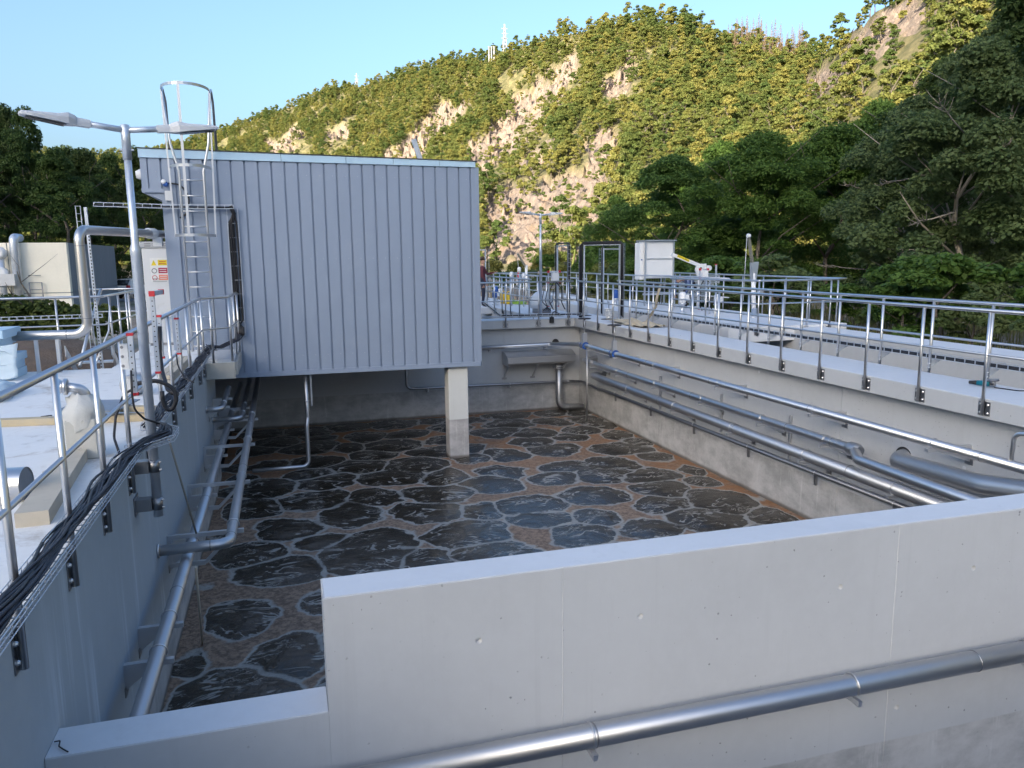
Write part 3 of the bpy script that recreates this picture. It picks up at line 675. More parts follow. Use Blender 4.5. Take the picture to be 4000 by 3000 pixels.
# middle-distance bushes between the rear tanks and the cliff
bush_m = [leaf_mesh('crown', crown_clumps(random.Random(800+k), 3, 1.8, 14, .05, .8), 5000, .2, [LEAF_POP, LEAF_HILL, LEAF_NEAR][k], .6, .3, 90+k, .5) for k in range(3)]
bush_t = trunk_mesh('trunk', 3, 1.5, BARK, 5, 4)
for j, (vx_, D, s, k) in enumerate([(1062, 62, 1.15, 1), (1085, 55, .8, 2), (1120, 60, 1.1, 1), (1150, 48, .9, 0), (1185, 62, 1.35, 2), (1215, 52, 1.0, 1), (1245, 45, .9, 0), (1268, 48, 1.3, 2), (1300, 44, 1.1, 1), (1325, 40, 1.0, 0), (1345, 50, 1.6, 2), (1290, 60, 1.7, 2),
                                    (1370, 42, 1.2, 2), (1420, 40, 1.2, 0), (1180, 75, 1.7, 1)]):
    place_tree('bush', 'leafy green bush between the rear tank railings and the cliff foot', bush_m[k], bush_t, base(vx_, D, GZ), s*.72, j*1.3, 'bushes below the cliff')
# undergrowth along the outer wall
for j in range(26):
    y_ = 9+j*1.15+random.uniform(-.3, .3); k = random.choice((0, 2, 2)); s = random.uniform(.55, 1.0)
    place_tree('shrub', 'low leafy shrub growing along the outer channel wall', bush_m[k], bush_t, (14.6+random.uniform(0, 3.5)+max(0, (y_-22)*.1), y_, -.5), (s, s, s*.75), j*1.9, 'shrubs along the outer wall')
# rough grass strip: one mesh of blades
gv = []; gf = []
for i in range(16000):
    x, y = 12.75+random.random()**1.5*9, 5+random.random()*32; h = random.uniform(.12, .5); a = random.random()*6.283; l = random.uniform(-.2, .2); w_ = .012
    k = len(gv); gv += [(x-w_*math.cos(a), y-w_*math.sin(a), -.46), (x+w_*math.cos(a), y+w_*math.sin(a), -.46), (x+l, y+l*.7, -.46+h)]; gf.append((k, k+1, k+2))
me = bpy.data.meshes.new('rough_grass'); me.from_pydata(gv, [], gf); me.materials.append(GRASS); go_ = link('rough_grass', me); tag(go_, 'rough dry grass strip beside the outer channel wall', 'grass', kind='stuff')
# dead spruces on the saddle of the ridge
dm = []
for k in range(2):
    r = random.Random(900+k); mb = MB(); mb.tube([(0, 0, 0), (.1, 0, 6), (0, 0, 12)], [.14, .09, .02], 6)
    for j in range(46):
        z = 2+j*.21; a = j*2.4; L = (12-z)*.17+.2; mb.tube([(0, 0, z), (math.cos(a)*L, math.sin(a)*L, z-.25*L)], [.05, .02], 4)
    tm = mb.mesh('trunk'); tm.materials.append(DEADWOOD)
    cl = [(0, 0, z, (12.5-z)*.16, (12.5-z)*.16, .7) for z in np.arange(2.5, 12, .8)]
    dm.append((leaf_mesh('crown', cl, 420, .4, LEAF_DRY, .3, .6, 95+k, .3), tm))
for j in range(34):
    x = 1575+(j*5.1) % 172+random.uniform(-4, 4); t_ = random.uniform(.93, 1.0); v = ray(x, 90); a_ = math.atan2(v[0], v[1]); q = [float(c_) for c_ in hill_point(np.array(a_), np.array(t_))]
    s = random.uniform(.7, 1.15)
    place_tree('dead_spruce', 'bare brown dead spruce on the saddle of the ridge', *dm[j % 2], (q[0], q[1], q[2]-.5), (s, s, s*1.15), j*1.1, 'dead spruces on the ridge')

# ================================================================ the clad plant room over the tank
BY = 16.43; BX0, BX1 = -2.07, 4.12; BXN = -2.40; ZB0, ZB1 = -.6, 3.6
bd = thing('plant_room', (1, 19, -.6), 'blue-grey ribbed metal-clad plant room standing over the tank', 'building')
def ztop(x): return 3.66-.045*(x-BXN)/(BX1-BXN)
pitch = .25
def siding(x0, x1, z0):
    mb = MB(); prof = [(0, 0), (.17, 0), (.172, .075), (.204, .075), (.206, .0), (.25, 0)]
    pr = [(min(x0+a*(x1-x0)/pitch, x1), d) for a, d in prof]
    n_ = len(pr); V = []
    for (x, d) in pr: V += [(x, BY+d, z0), (x, BY+d, ztop(x))]
    mb.add(V, [(2*i, 2*i+2, 2*i+3, 2*i+1) for i in range(n_-1)])
    mb.build('siding_panel', SIDING, bd)
x = BX1-.1
scr = MB()
while x > BXN+.01:
    x0 = max(x-pitch, BXN); xm = (x0+x)/2
    z0 = -.5 if xm > -1.25 else (.1 if xm > BX0 else 3.02)
    if xm < -1.25 and xm > BX0: z0 = -.02
    siding(x0, x, z0)
    for z in (z0+.3, 1.75, ztop(x)-.25):
        if z > z0: scr.lathe((x0+.1, BY, z), (0, -1, 0), [(.011, 0), (.009, .006)], 6)
    x = x0
tag(scr.build('screw_heads', SIDING_SCREW, bd), kind='stuff')
MB().box((-1.34, BY-.02, ZB0), (BX1, BY+.03, -.5)).build('bottom_trim', SIDING, bd)
MB().box((BX1-.1, BY-.012, -.5), (BX1+.012, BY+.03, ztop(BX1))).box((BX1+.012, BY-.012, -.6), (BX1+.02, BY+5.2, ztop(BX1))).build('corner_trim', SIDING, bd)
MB().box((-1.34, BY+.035, ZB0+.003), (BX1-.003, BY+5.1, ZB1)).box((BX0, BY+.035, .001), (-1.341, BY+5.1, ZB1)).build('wall_body', SIDING, bd)
# eaves box on the yard side
MB().prism([(BXN, BY+.034, 3.02), (BXN, BY+.034, ztop(BXN)), (BX0-.001, BY+.034, 3.6), (BX0-.001, BY+.034, 2.88)], (0, 5, 0)).build('eaves_box', SIDING, bd)
MB().box((BXN-.006, BY-.01, 3.02), (BX0+.06, BY-.002, 3.1)).build('eaves_trim', SIDING, bd)
# foam boards round the roof edge and the roof itself
xb = BXN-.02; k = 0
for xe in (BXN+1.28, BXN+2.55, BXN+3.8, BXN+4.75, BXN+5.7, BX1-.05):
    h = lambda q: ztop(q)+.16-.05*(q-BXN)/6.5
    MB().prism([(xb+.004, BY-.035, ztop(xb)-.0), (xe-.004, BY-.035, ztop(xe)-.0), (xe-.004, BY-.035, h(xe)), (xb+.004, BY-.035, h(xb))], (0, .12, 0)).build('foam_board', FOAM_BLUE, bd); xb = xe
MB().prism([(BXN-.03, BY-.05, 3.822), (BX1-.02, BY-.05, 3.73), (BX1-.02, BY-.05, 3.745), (BXN-.03, BY-.05, 3.84)], (0, 5.2, 0)).build('roof_sheet', DARKIRON, bd)
# soffit lamp on the eaves
lt = MB().lathe((BXN-.06, BY+.5, 3.5), (0, 0, -1), [(.03, 0), (.11, .05), (.1, .17), (.04, .2)], 14).build('bulkhead_light', WHITE, label='round white bulkhead light under the plant room eaves', cat='light')
# support column in the tank
MB().bevbox((3.41, 16.53, -3.6), (3.85, 16.95, -.606), .012).build('support_column', concrete('column_concrete', (.6, .6, .575), (.44, .42, .41), -1.78), label='square concrete column standing in the foam under the plant room', cat='column')
# steel strut lying up on the roof
a = at(893, 301, 1, 18); b_ = at(908, 346, 1, 18)
MB().bar(a, b_, .11, .05, (0, 1, 0)).bar(a+Vector((.03, -.03, 0)), b_+Vector((.03, -.03, 0)), .02, .06, (0, 1, 0)).build('roof_strut', GALV, label='short galvanised strut leaning up above the plant room roof', cat='strut')
# pressure sensor on the front with its looped cable
s0 = at(648, 721*.0+ (300+930*.45208)/1.8083, 1, BY)
s0 = at(358, 398, 1, BY-.06)
e = thing('pressure_sensor', s0, 'small blue and white sensor head by the ladder on the cladding', 'sensor')
MB().lathe(s0, (0, -1, 0), [(.03, -.03), (.05, 0), (.05, .05), (.03, .07)], 12).build('housing', BLUE, e)
MB().lathe(s0+Vector((-.02, -.02, .03)), (-.3, -1, .4), [(.045, 0), (.045, .05), (.02, .06)], 12).build('cap', WHITE, e)
MB().box(s0+Vector((-.03, .01, -.3)), s0+Vector((.09, .055, -.12))).build('base_plate', LADDERALU, e)
MB().tube(fillet([s0+Vector((.05, 0, .02)), s0+Vector((.27, 0, .0)), s0+Vector((.4, 0, -.25)), s0+Vector((.33, .02, -.55)), s0+Vector((.2, .03, -.62))], .2), .016, 8).build('cable', CABLE, e)

# ---------------------------------------------------------------- ladder with back hoops
LX0, LX1, LY = -1.70, -1.27, 16.16
ld = thing('ladder', (-1.49, LY, -.1), 'steel access ladder with hooped top in front of the cladding', 'ladder')
for x in (LX0, LX1):
    sg = -1 if x == LX0 else 1
    MB().tube([(x, LY, -.25), (x, LY, 3.4), (x+sg*.12, LY+.02, 3.9), (x+sg*.2, LY+.05, 4.82), (x+sg*.21, LY+.25, 4.92), (x+sg*.21, LY+.6, 4.75), (x+sg*.21, LY+.75, 3.8)], .024, 10).build('stringer', LADDERALU, ld)
z = .1
while z < 3.6:
    MB().tube([(LX0, LY, z), (LX1, LY, z)], .0145, 8).build('rung', LADDERALU, ld); z += .285
def hoop(z, rx, ry, d):
    cx_ = (LX0+LX1)/2; pts = [(cx_+rx*math.cos(a), LY-.02-ry*math.sin(a), z) for a in np.linspace(0, math.pi, 20)]
    mb = MB()
    for i in range(19):
        p, q = Vector(pts[i]), Vector(pts[i+1]); mb.add([p, q, q+Vector((0, 0, .05)), p+Vector((0, 0, .05))], [(0, 1, 2, 3)])
        c0 = Vector((cx_, LY, z)); f = .985; p2 = c0+(p-c0)*f; q2 = c0+(q-c0)*f; mb.add([q2, p2, p2+Vector((0, 0, .05)), q2+Vector((0, 0, .05))], [(0, 1, 2, 3)])
    mb.build('hoop', LADDERALU, ld)
hoop(4.83, .42, .62, 0); hoop(3.42, .36, .62, 0); hoop(2.18, .36, .62, 0)
MB().bar(((LX0+LX1)/2-.06, LY-.64, 2.18), ((LX0+LX1)/2-.06, LY-.64, 4.88), .045, .006, (0, 1, 0)).build('cage_strap', LADDERALU, ld)
for x in (LX0-.14, LX1+.14): MB().bar((x, LY-.02, 2.18), (x*1.0+(.06 if x > -1.5 else -.06), LY-.02, 4.84), .006, .03, (1, 0, 0)).build('cage_strap', LADDERALU, ld)

# ---------------------------------------------------------------- landing in front of the ladder
lp = thing('landing_platform', (-1.1, 15.6, -.3), 'small ribbed landing on a steel channel beside the ladder', 'platform')
mb = MB().box((-1.35, 14.75, -.07), (-.87, 16.35, -.03))
for i in range(18): mb.box((-1.35, 14.76+i*.088, -.03), (-.87, 14.8+i*.088, -.006))
mb.build('grating', GALV, lp)
MB().box((-1.36, 14.7, -.36), (-.86, 14.75, -.07)).build('channel_beam', basic('grey_channel', (.5, .49, .45), .5, .3), lp)
MB().box((-.866, 14.76, -.3), (-.82, 16.4, -.07)).build('edge_beam', MATS['grey_channel'], lp)

# ================================================================ railings
def tubes(name, pts, r, m_, par, seg=10): return MB().tube(pts, r, seg).build(name, m_, par)
def bracket_parts(par, x, y, z, nx, ny, w_=.16, h=.17, gap=.035, four=True):
    """plate against a wall face whose outward normal is (nx, ny), with bolts"""
    tx, ty = -ny, nx; mb = MB()
    pl = [(x-tx*w_/2-nx*gap, y-ty*w_/2-ny*gap), (x+tx*w_/2-nx*gap, y+ty*w_/2-ny*gap)]
    mb.prism([(pl[0][0], pl[0][1], z-h/2), (pl[1][0], pl[1][1], z-h/2), (pl[1][0], pl[1][1], z+h/2), (pl[0][0], pl[0][1], z+h/2)], (nx*.01, ny*.01, 0))
    br = mb.build('bracket_plate', STEEL_DARK, par)
    for sx in (-1, 1):
        for sz in ((-1, 1)):
            MB().lathe((x+tx*sx*w_*.33-nx*(gap-.01), y+ty*sx*w_*.33-ny*(gap-.01), z+sz*h*.3), (nx, ny, 0), [(.017, 0), (.017, .008), (.009, .016)], 8).build('bolt', STEEL, par)
    return br
def railing(name, label, line, posts, top=1.06, mid=.55, low=-.2, brz=-.11, normal=None, group=None, ext=True, brackets=True, r=.0212, detail=True, closed_tail=None):
    """line: list of (x, y) of the rail run; posts: list of (x, y, nx, ny)"""
    t = thing(name, (line[0][0], line[0][1], 0), label, 'railing', group)
    tubes('top_rail', fillet([(x, y, top) for x, y in line], .06, 4), .0242, STEEL, t, 12)
    tubes('mid_rail', fillet([(x, y, mid) for x, y in line], .06, 4), .0165, STEEL, t, 10)
    for (x, y, nx, ny) in posts:
        p = tubes('post', [(x, y, low), (x, y, top-.01)], r, STEEL, t, 12 if detail else 8)
        if brackets and detail: bracket_parts(p, x, y, brz, nx, ny)
        elif brackets:
            tx, ty = -ny, nx
            MB().prism([(x-tx*.07-nx*.03, y-ty*.07-ny*.03, brz-.08), (x+tx*.07-nx*.03, y+ty*.07-ny*.03, brz-.08), (x+tx*.07-nx*.03, y+ty*.07-ny*.03, brz+.08), (x-tx*.07-nx*.03, y-ty*.07-ny*.03, brz+.08)], (nx*.008, ny*.008, 0)).build('bracket_plate', STEEL_DARK, p)
    return t
# left wall railing (posts stand off the basin face)
LXR = XL+.03
ly = [2.1, 3.13, 4.16, 5.2, 6.22, 7.25, 8.25, 9.22, 10.2, 11.17, 12.13, 13.5, 14.3]
lr = thing('railing', (LXR, 9, 0), 'stainless railing with clamped struts along the white deck and cable tray', 'railing')
tubes('top_rail', fillet([(LXR, 1.0, 1.1), (LXR, 14.35, 1.1), (-.9, 14.75, 1.1), (-.84, 16.3, 1.1)], .05, 4), .0242, STEEL, lr, 14)
tubes('mid_rail', fillet([(LXR, 1.0, .56), (LXR, 14.35, .56), (-.9, 14.75, .56), (-.84, 16.3, .56)], .05, 4), .0165, STEEL, lr, 10)
for y in ly:
    p = tubes('post', [(LXR, y, -.26), (LXR, y, 1.09)], .0212, STEEL, lr, 14)
    mb = MB().box((XL+.001, y-.055, -.27), (XL+.007, y+.028, -.06)); mb.build('bracket_plate', STEEL_DARK, p)
    for z in (-.11, -.21): MB().lathe((XL+.007, y-.036, z), (1, 0, 0), [(.016, 0), (.016, .01), (.009, .02)], 8).build('bolt', STEEL, p)
for (x, y) in ((-1.2, 14.55), (-.9, 14.75), (-.87, 15.6), (-.84, 16.28)): tubes('post', [(x, y, -.05), (x, y, 1.09)], .0212, STEEL, lr, 12)
# walkway railings of the right wall
py_ = [4.22, 5.22, 6.22]+[7.22+i*.995 for i in range(14)]
railing('railing', 'double-tube stainless railing bolted to the basin side of the walkway slab', [(8.015, 3.0), (8.015, 20.6)], [(8.015, y, -1, 0) for y in py_], 1.06, .54, -.19, -.115)
r2 = railing('railing', 'stainless railing carrying the wire cable tray on the channel side of the walkway', [(9.135, 3.0), (9.135, 20.4)], [(9.135, 4.2+i*.998, 1, 0) for i in range(17)], 1.06, .54, -.3, -.2, detail=False)
railing('railing', 'stainless railing across the back ledge behind the overflow trough', [(1.0, 20.915), (8.0, 20.915)], [(x, 20.915, 0, -1) for x in (3.0, 4.0, 4.99, 5.985, 6.955, 7.85)], 1.05, .54, -.2, -.12)
# railings round the rear tanks
railing('railing', 'rear tank railing on the near edge of the dividing wall', [(7.15, 22.2), (7.15, 30.9)], [(7.15, 22.4+i*1.0, -1, 0) for i in range(9)], 1.08, .55, -.2, -.12, detail=False)
railing('railing', 'rear tank railing on the far edge of the dividing wall', [(8.8, 21.9), (8.8, 33)], [(8.8, 22.6+i*1.0, 1, 0) for i in range(11)], 1.08, .55, -.2, -.12, detail=False)
railing('railing', 'distant cross railing at the far end of the rear tanks', [(4, 31.2), (11.6, 31.0)], [(4.4+i*1.0, 31.2-.026*i, 0, -1) for i in range(8)], 1.1, .56, -.1, -.05, detail=False, brackets=False)
railing('railing', 'railing round the near end of the bridging slab over the channel', [(10.0, 18.9), (10.25, 17.2), (10.75, 15.95), (12.95, 15.95), (13.3, 16.1), (13.3, 27.5)],
        [(10.2, 17.4, -1, 0), (10.75, 15.96, 0, -1), (11.45, 15.96, 0, -1), (12.1, 15.96, 0, -1), (12.75, 15.96, 0, -1)]+[(13.3, 16.4+i*1.05, 1, 0) for i in range(10)], 1.14, .6, -.15, -.06, detail=False)
railing('railing', 'railing on the far channel wall behind the cable arches', [(11.85, 19.0), (11.85, 22.4), (11.4, 24), (11.4, 31)], [(11.84, 20+i*1.05, -1, 0) for i in range(3)]+[(11.4, 24.2+i*1.05, -1, 0) for i in range(7)], 1.1, .58, -.2, -.1, detail=False)
# yard-side railings at the left
railing('railing', 'railing along the far edge of the white deck carrying a cable tray', [(-9, 15.75), (-4.8, 15.94), (-3.19, 16.1), (-3.08, 18.9)], [(-6.2, 15.9, 0, 1), (-5.0, 15.93, 0, 1), (-3.95, 16.03, 0, 1), (-3.17, 16.6, 1, 0), (-3.14, 17.3, 1, 0), (-3.1, 18.2, 1, 0)], 1.1, .58, -.35, -.1, detail=False, brackets=False)
railing('railing', 'short railing above the yard steps in front of the parked car', [(-4.4, 20.3), (-2.6, 20.1)], [(-4.3, 20.3, 0, 1), (-3.5, 20.2, 0, 1), (-2.8, 20.1, 0, 1)], 1.1, .58, -1.0, -.1, detail=False, brackets=False)

# ================================================================ wire cable tray and cables on the left wall
def wire_tray(name, label, path, w_=.2, h=.055, wire=.0036, step=.1, side=None, m_=None, up=Vector((0, 0, 1)), nl=5):
    P = [Vector(p) for p in path]; t = thing(name, P[0], label, 'cable tray'); mb = MB()
    fr = []; 
    for i in range(len(P)):
        d = (P[min(i+1, len(P)-1)]-P[max(i-1, 0)]).normalized(); sx = d.cross(up); sx = sx.normalized() if sx.length > .01 else Vector((1, 0, 0)); u_ = sx.cross(d).normalized(); fr.append((P[i], sx, u_))
    for k in range(nl): mb.tube([p+sx*(w_*(k/(nl-1)-.5)) for p, sx, u_ in fr], wire, 4)
    for sgn in (-1, 1):
        for hh in (h*.55, h): mb.tube([p+sx*(sgn*w_/2)+u_*hh for p, sx, u_ in fr], wire, 4)
    for i in range(len(P)-1):
        L = (P[i+1]-P[i]).length; nn = max(1, int(L/step))
        for j in range(nn):
            f = j/nn; p = P[i].lerp(P[i+1], f); sx = fr[i][1]; u_ = fr[i][2]
            mb.tube([p-sx*w_/2+u_*h, p-sx*w_/2, p+sx*w_/2, p+sx*w_/2+u_*h], wire, 4, False)
    tag(mb.build('wire_grid', m_ or GALV, t), kind='stuff'); return t
def cables(name, label, path, n_, spread, r=.011, hz=.02, m_=CABLE_GREY, wig=.03, seed=1, cat='cables'):
    rr = random.Random(seed); t = thing(name, path[0], label, cat); P = []
    for a, b_ in zip(path[:-1], path[1:]):
        a, b_ = Vector(a), Vector(b_); nn = max(2, int((b_-a).length/.14)); P += [a.lerp(b_, i/nn) for i in range(nn)]
    P.append(Vector(path[-1]))
    for k in range(n_):
        ph = rr.random()*6; o1 = rr.uniform(-spread, spread); o2 = rr.uniform(0, hz); pts = []; f1 = rr.uniform(.3, .9)
        for i, p in enumerate(P):
            d = (P[min(i+1, len(P)-1)]-P[max(i-1, 0)]).normalized(); sx = d.cross(Vector((0, 0, 1))); sx = sx.normalized() if sx.length > .05 else Vector((1, 0, 0)); u_ = sx.cross(d)
            pts.append(p+sx*(o1+wig*math.sin(i*f1+ph)+wig*.5*math.sin(i*.23+ph*2))+u_*(o2+.012*math.sin(i*.6*f1+ph)+r))
        MB().tube(pts, r*rr.uniform(.75, 1.15), 6).build('cable', m_ if rr.random() < .7 else CABLE, t)
    return t
TX = XL+.1; TZ = .14
wire_tray('wire_cable_tray', 'open wire mesh cable tray along the near part of the blue-grey wall', [(TX, 1.6, TZ+.02), (TX, 4, TZ+.02), (TX, 6.9, TZ+.02)], .16)
wire_tray('wire_cable_tray', 'wire mesh cable tray running from the lamp post to the landing', [(TX, 7.9, TZ+.02), (TX, 10, TZ+.02), (TX, 12.5, TZ+.02), (TX-.02, 15.1, TZ+.03)], .16)
wire_tray('wire_cable_tray', 'short kinked piece of wire tray passing round the lamp post', [(TX, 6.95, TZ+.03), (TX+.22, 7.3, TZ+.03), (TX+.22, 7.6, TZ+.03), (TX+.02, 7.95, TZ+.03)], .14)
cables('cable_bundle', 'thick bundle of dark cables lying in the near wire tray', [(TX-.02, 1.6, TZ+.028), (TX-.02, 4, TZ+.028), (TX-.01, 6.6, TZ+.03), (TX+.08, 7.15, TZ+.05), (TX+.2, 7.35, TZ+.06), (TX+.16, 7.7, TZ+.05), (TX+.02, 8.0, TZ+.03)], 26, .036, .009, .045, wig=.026)
cables('cable_bundle', 'tangled cables filling the far wire tray up to the landing', [(TX, 7.95, TZ+.03), (TX, 10, TZ+.03), (TX, 12.5, TZ+.03), (TX, 15.0, TZ+.035)], 20, .045, .009, .05, seed=4)

# ================================================================ lamp posts
def lamp(loc, label, lx=1.0, z0=-.55, clamps=True):
    L = Vector(loc); t = thing('lamp_post', L, label, 'lamp post', 'double lamp posts')
    t['group'] = 'double lamp posts'
    MB().lathe(L+Vector((0, 0, z0)), (0, 0, 1), [(.042, 0), (.042, 2.33), (.045, 2.35), (.045, 2.39), (.031, 2.44), (.029, 3.3)], 20).build('pole', GALV, t)
    MB().lathe(L+Vector((0, 0, z0+3.14)), (0, 0, 1), [(.036, 0), (.036, .28), (.03, .285)], 18).build('top_sleeve', GALV, t)
    for s in (-1, 1):
        yy = .16 if s > 0 else -.3
        a = L+Vector((0, 0, z0+3.38)); b_ = L+Vector((s*.3*lx, yy*.4, z0+3.41))
        MB().tube([a, b_], .025, 14).build('arm', GALV, t)
        d = Vector((s*.66*lx, yy, .07)).normalized(); sx = d.cross(Vector((0, 0, 1))).normalized(); u_ = sx.cross(d)
        hd = MB(); o = b_-d*.06
        secs = [(0, .032, .03, 0), (.1, .034, .032, 0), (.115, .05, .038, .004), (.17, .08, .045, .008), (.24, .085, .032, .0), (.42, .08, .02, -.006), (.49, .06, .014, -.008), (.5, .03, .008, -.008)]
        V = []; 
        for l, w_, hh, off in secs:
            for (i, j) in ((-1, -1), (1, -1), (1.0, .2), (.75, 1), (-.75, 1), (-1.0, .2)): V.append(o+d*l+sx*(i*w_)+u_*(j*hh+off))
        ns = len(secs); F = []
        for i in range(ns-1):
            for k in range(6): F.append((i*6+k, i*6+(k+1) % 6, (i+1)*6+(k+1) % 6, (i+1)*6+k))
        F += [tuple(range(6)), tuple(range((ns-1)*6, ns*6))]
        hd.add(V, F); h_ = hd.build('lamp_head', LAMPGREY, t)
        lv = [o+d*l+sx*w_-u_*(dz) for l, w_, dz in ((.18, -.062, .046), (.18, .062, .046), (.46, .055, .034), (.46, -.055, .034))]
        MB().add(lv, [(0, 1, 2, 3)]).build('lens', GLASS_DARK, h_)
    for q in (-1, 1): MB().lathe(L+Vector((0, 0, z0+3.22)), (q, 0, 0), [(.008, .03), (.008, .055)], 8).build('set_screw', STEEL, t)
    if clamps:
        for z in (-.08, -.43):
            mb = MB(); mb.box((XL+.001, L.y-.1, z-.085), (XL+.009, L.y+.1, z+.085)).box((XL+.009, L.y-.055, z-.055), (L.x-.04, L.y+.055, z+.055))
            c_ = mb.build('clamp_arm', STEEL_DARK, t)
            MB().lathe((L.x, L.y, z-.055), (0, 0, 1), [(.047, 0), (.047, .11)], 20).build('clamp_band', STEEL_DARK, c_)
            for q in (-.035, .035): MB().lathe((L.x+.043, L.y-.02, z+q), (1, 0, 0), [(.009, 0), (.009, .02)], 8).build('bolt', STEEL, c_)
    return t
lamp((-1.18, 7.45, 0), 'galvanised double-headed lamp post clamped to the blue-grey basin wall')
lamp((7.3, 21.75, .02), 'double-headed lamp post on the dividing wall in front of the cliff', z0=-.02-.45)

# ================================================================ struts with red caps clamped to the left railing
def strut(name, label, p, q, w_=.041, group='perforated struts with red caps'):
    p, q = Vector(p), Vector(q); t = thing(name, p, label, 'strut', group); d = (q-p).normalized()
    MB().bar(p, q, w_, w_, (0, 1, 0)).build('channel', GALV, t)
    mb = MB(); n_ = int((q-p).length/.05)
    sx = d.cross(Vector((0, 1, 0))).normalized()
    for i in range(1, n_):
        c_ = p+d*(i*.05); mb.lathe(c_+Vector((0, -w_/2-.0005, 0)), (0, -1, 0), [(.0065, 0), (.0065, .001)], 8)
    tag(mb.build('slot_holes', RUBBER, t), kind='stuff')
    for e_, s in ((p, -1), (q, 1)): MB().bar(e_, e_+d*s*.022, w_+.012, w_+.012, (0, 1, 0)).build('end_cap', RED, t)
    return t
def vst(vx_, vt, vb, y, lab): a = at(vx_, vt, 1, y); b_ = at(vx_+(vb-vt)*.06, vb, 1, y); strut('strut', lab, (a.x, y, b_.z), (a.x, y, a.z))
vst(281, 725, 848, 7.05, 'perforated strut with red caps on the railing, beside the lamp post on the deck side')
vst(328, 636, 802, 8.4, 'tallest perforated strut with red caps, holding a bracket arm behind the lamp post')
vst(343, 685, 770, 8.9, 'perforated strut with red caps next to the thick black cable')
vst(381, 690, 762, 10.4, 'small perforated strut with red caps nearest the landing on the left railing')
a = at(330, 634, 1, 8.35); strut('strut', 'horizontal strut with a red cap on top of the tall strut', (a.x, 8.3, a.z), (a.x+.02, 8.75, a.z))
# small perforated box near them, black looped cables
p = at(277, 770, 1, 7.2); t = thing('junction_plate', p, 'small pale perforated mounting plate fixed on the left railing', 'plate')
MB().box(p+Vector((-.06, 0, -.11)), p+Vector((.0, .012, .11))).build('plate', WHITE, t)
for dz in (-.08, 0, .08): MB().lathe(p+Vector((-.045, -.001, dz)), (0, -1, 0), [(.013, 0), (.013, .002)], 12).build('hole', STEEL_DARK, t)
def cable(label, pts, r=.012, m_=CABLE, rad=.12, cat='cable', name='loose_cable', group=None):
    return MB().tube(fillet(pts, rad, 5), r, 8).build(name, m_, label=label, cat=cat, group=group)
A_ = lambda vx_, vy_, y: at(vx_, vy_, 1, y)
cable('thick black cable hanging down the strut beside the lamp post', [A_(345, 705, 8.8), A_(345, 760, 8.8), A_(350, 800, 8.7), A_(362, 842, 8.3), A_(375, 850, 8.2)], .02)
cable('black cable loop hanging from the railing on the deck side of the lamp post', [A_(283, 800, 7.0), A_(285, 850, 7.0), A_(290, 885, 7.0), A_(312, 905, 7.1), A_(345, 915, 7.2)], .009)
cable('black cable coil hanging behind the lamp post', [A_(290, 830, 7.8), A_(340, 820, 7.8), A_(378, 840, 7.8), A_(382, 870, 7.8), A_(365, 892, 7.8), A_(352, 870, 7.8), A_(350, 845, 7.8)], .02, rad=.2)
cable('thin black cable bending from the small strut into the tray', [A_(381, 765, 10.3), A_(384, 790, 10.3), A_(398, 815, 10.2), A_(418, 826, 10.0)], .009)
cable('black cable end dangling over the deck from the railing', [A_(290, 840, 7.4), A_(268, 850, 7.4), A_(250, 900, 7.3), A_(246, 945, 7.2), A_(258, 980, 6.9)], .011)

# ================================================================ pipework
def pipe(par, pts, r, m_=STEEL_DULL, rad=None, seg=20, name='pipe'):
    return MB().tube(fillet(pts, rad if rad else r*2.2, 7), r, seg).build(name, m_, par)
def welds(par, pts, r):
    for p, d in pts: MB().lathe(Vector(p)-Vector(d)*.006, d, [(r+.0005, 0), (r+.004, .004), (r+.004, .008), (r+.0005, .012)], 20).build('weld_seam', STEEL_DARK, par)
def ubolt(par, c, r, axis='y', wall=None, arm=True, drop=.0, m_=STEEL):
    """clamp round the pipe and an angle bracket back to the wall face x or y = wall"""
    c = Vector(c); mb = MB()
    if axis == 'y': ring = [c+Vector((math.cos(a)*(r+.006), 0, math.sin(a)*(r+.006))) for a in np.linspace(-.5, math.pi+.5, 14)]
    else: ring = [c+Vector((0, math.cos(a)*(r+.006), math.sin(a)*(r+.006))) for a in np.linspace(-.5, math.pi+.5, 14)]
    mb.tube(ring, .007, 6); k = mb.build('clamp', m_, par)
    if arm and wall is not None:
        z = c.z-r-.02
        if axis == 'y':
            s = 1 if wall > c.x else -1
            MB().bar((c.x-s*(r+.05), c.y, z), (wall, c.y, z), .05, .04).build('bracket_arm', LADDERALU, par)
            MB().prism([(wall, c.y-.02, z-.02), (wall, c.y-.02, z-.2), (c.x+s*(r*.5), c.y-.02, z-.02)], (0, .012, 0)).build('bracket_gusset', LADDERALU, par)
            MB().box((min(wall, wall-s*.008), c.y-.06, z-.24), (max(wall, wall-s*.008), c.y+.06, z-.16)).build('foot_plate', STEEL_DARK, par)
        else:
            s = 1 if wall > c.y else -1
            MB().bar((c.x, c.y-s*(r+.02), z), (c.x, wall, z), .03, .04).build('bracket_arm', LADDERALU, par)
            MB().box((c.x-.015, min(wall, wall-s*.008), z-.09), (c.x+.015, max(wall, wall-s*.008), z+.02)).build('foot_plate', STEEL_DARK, par)
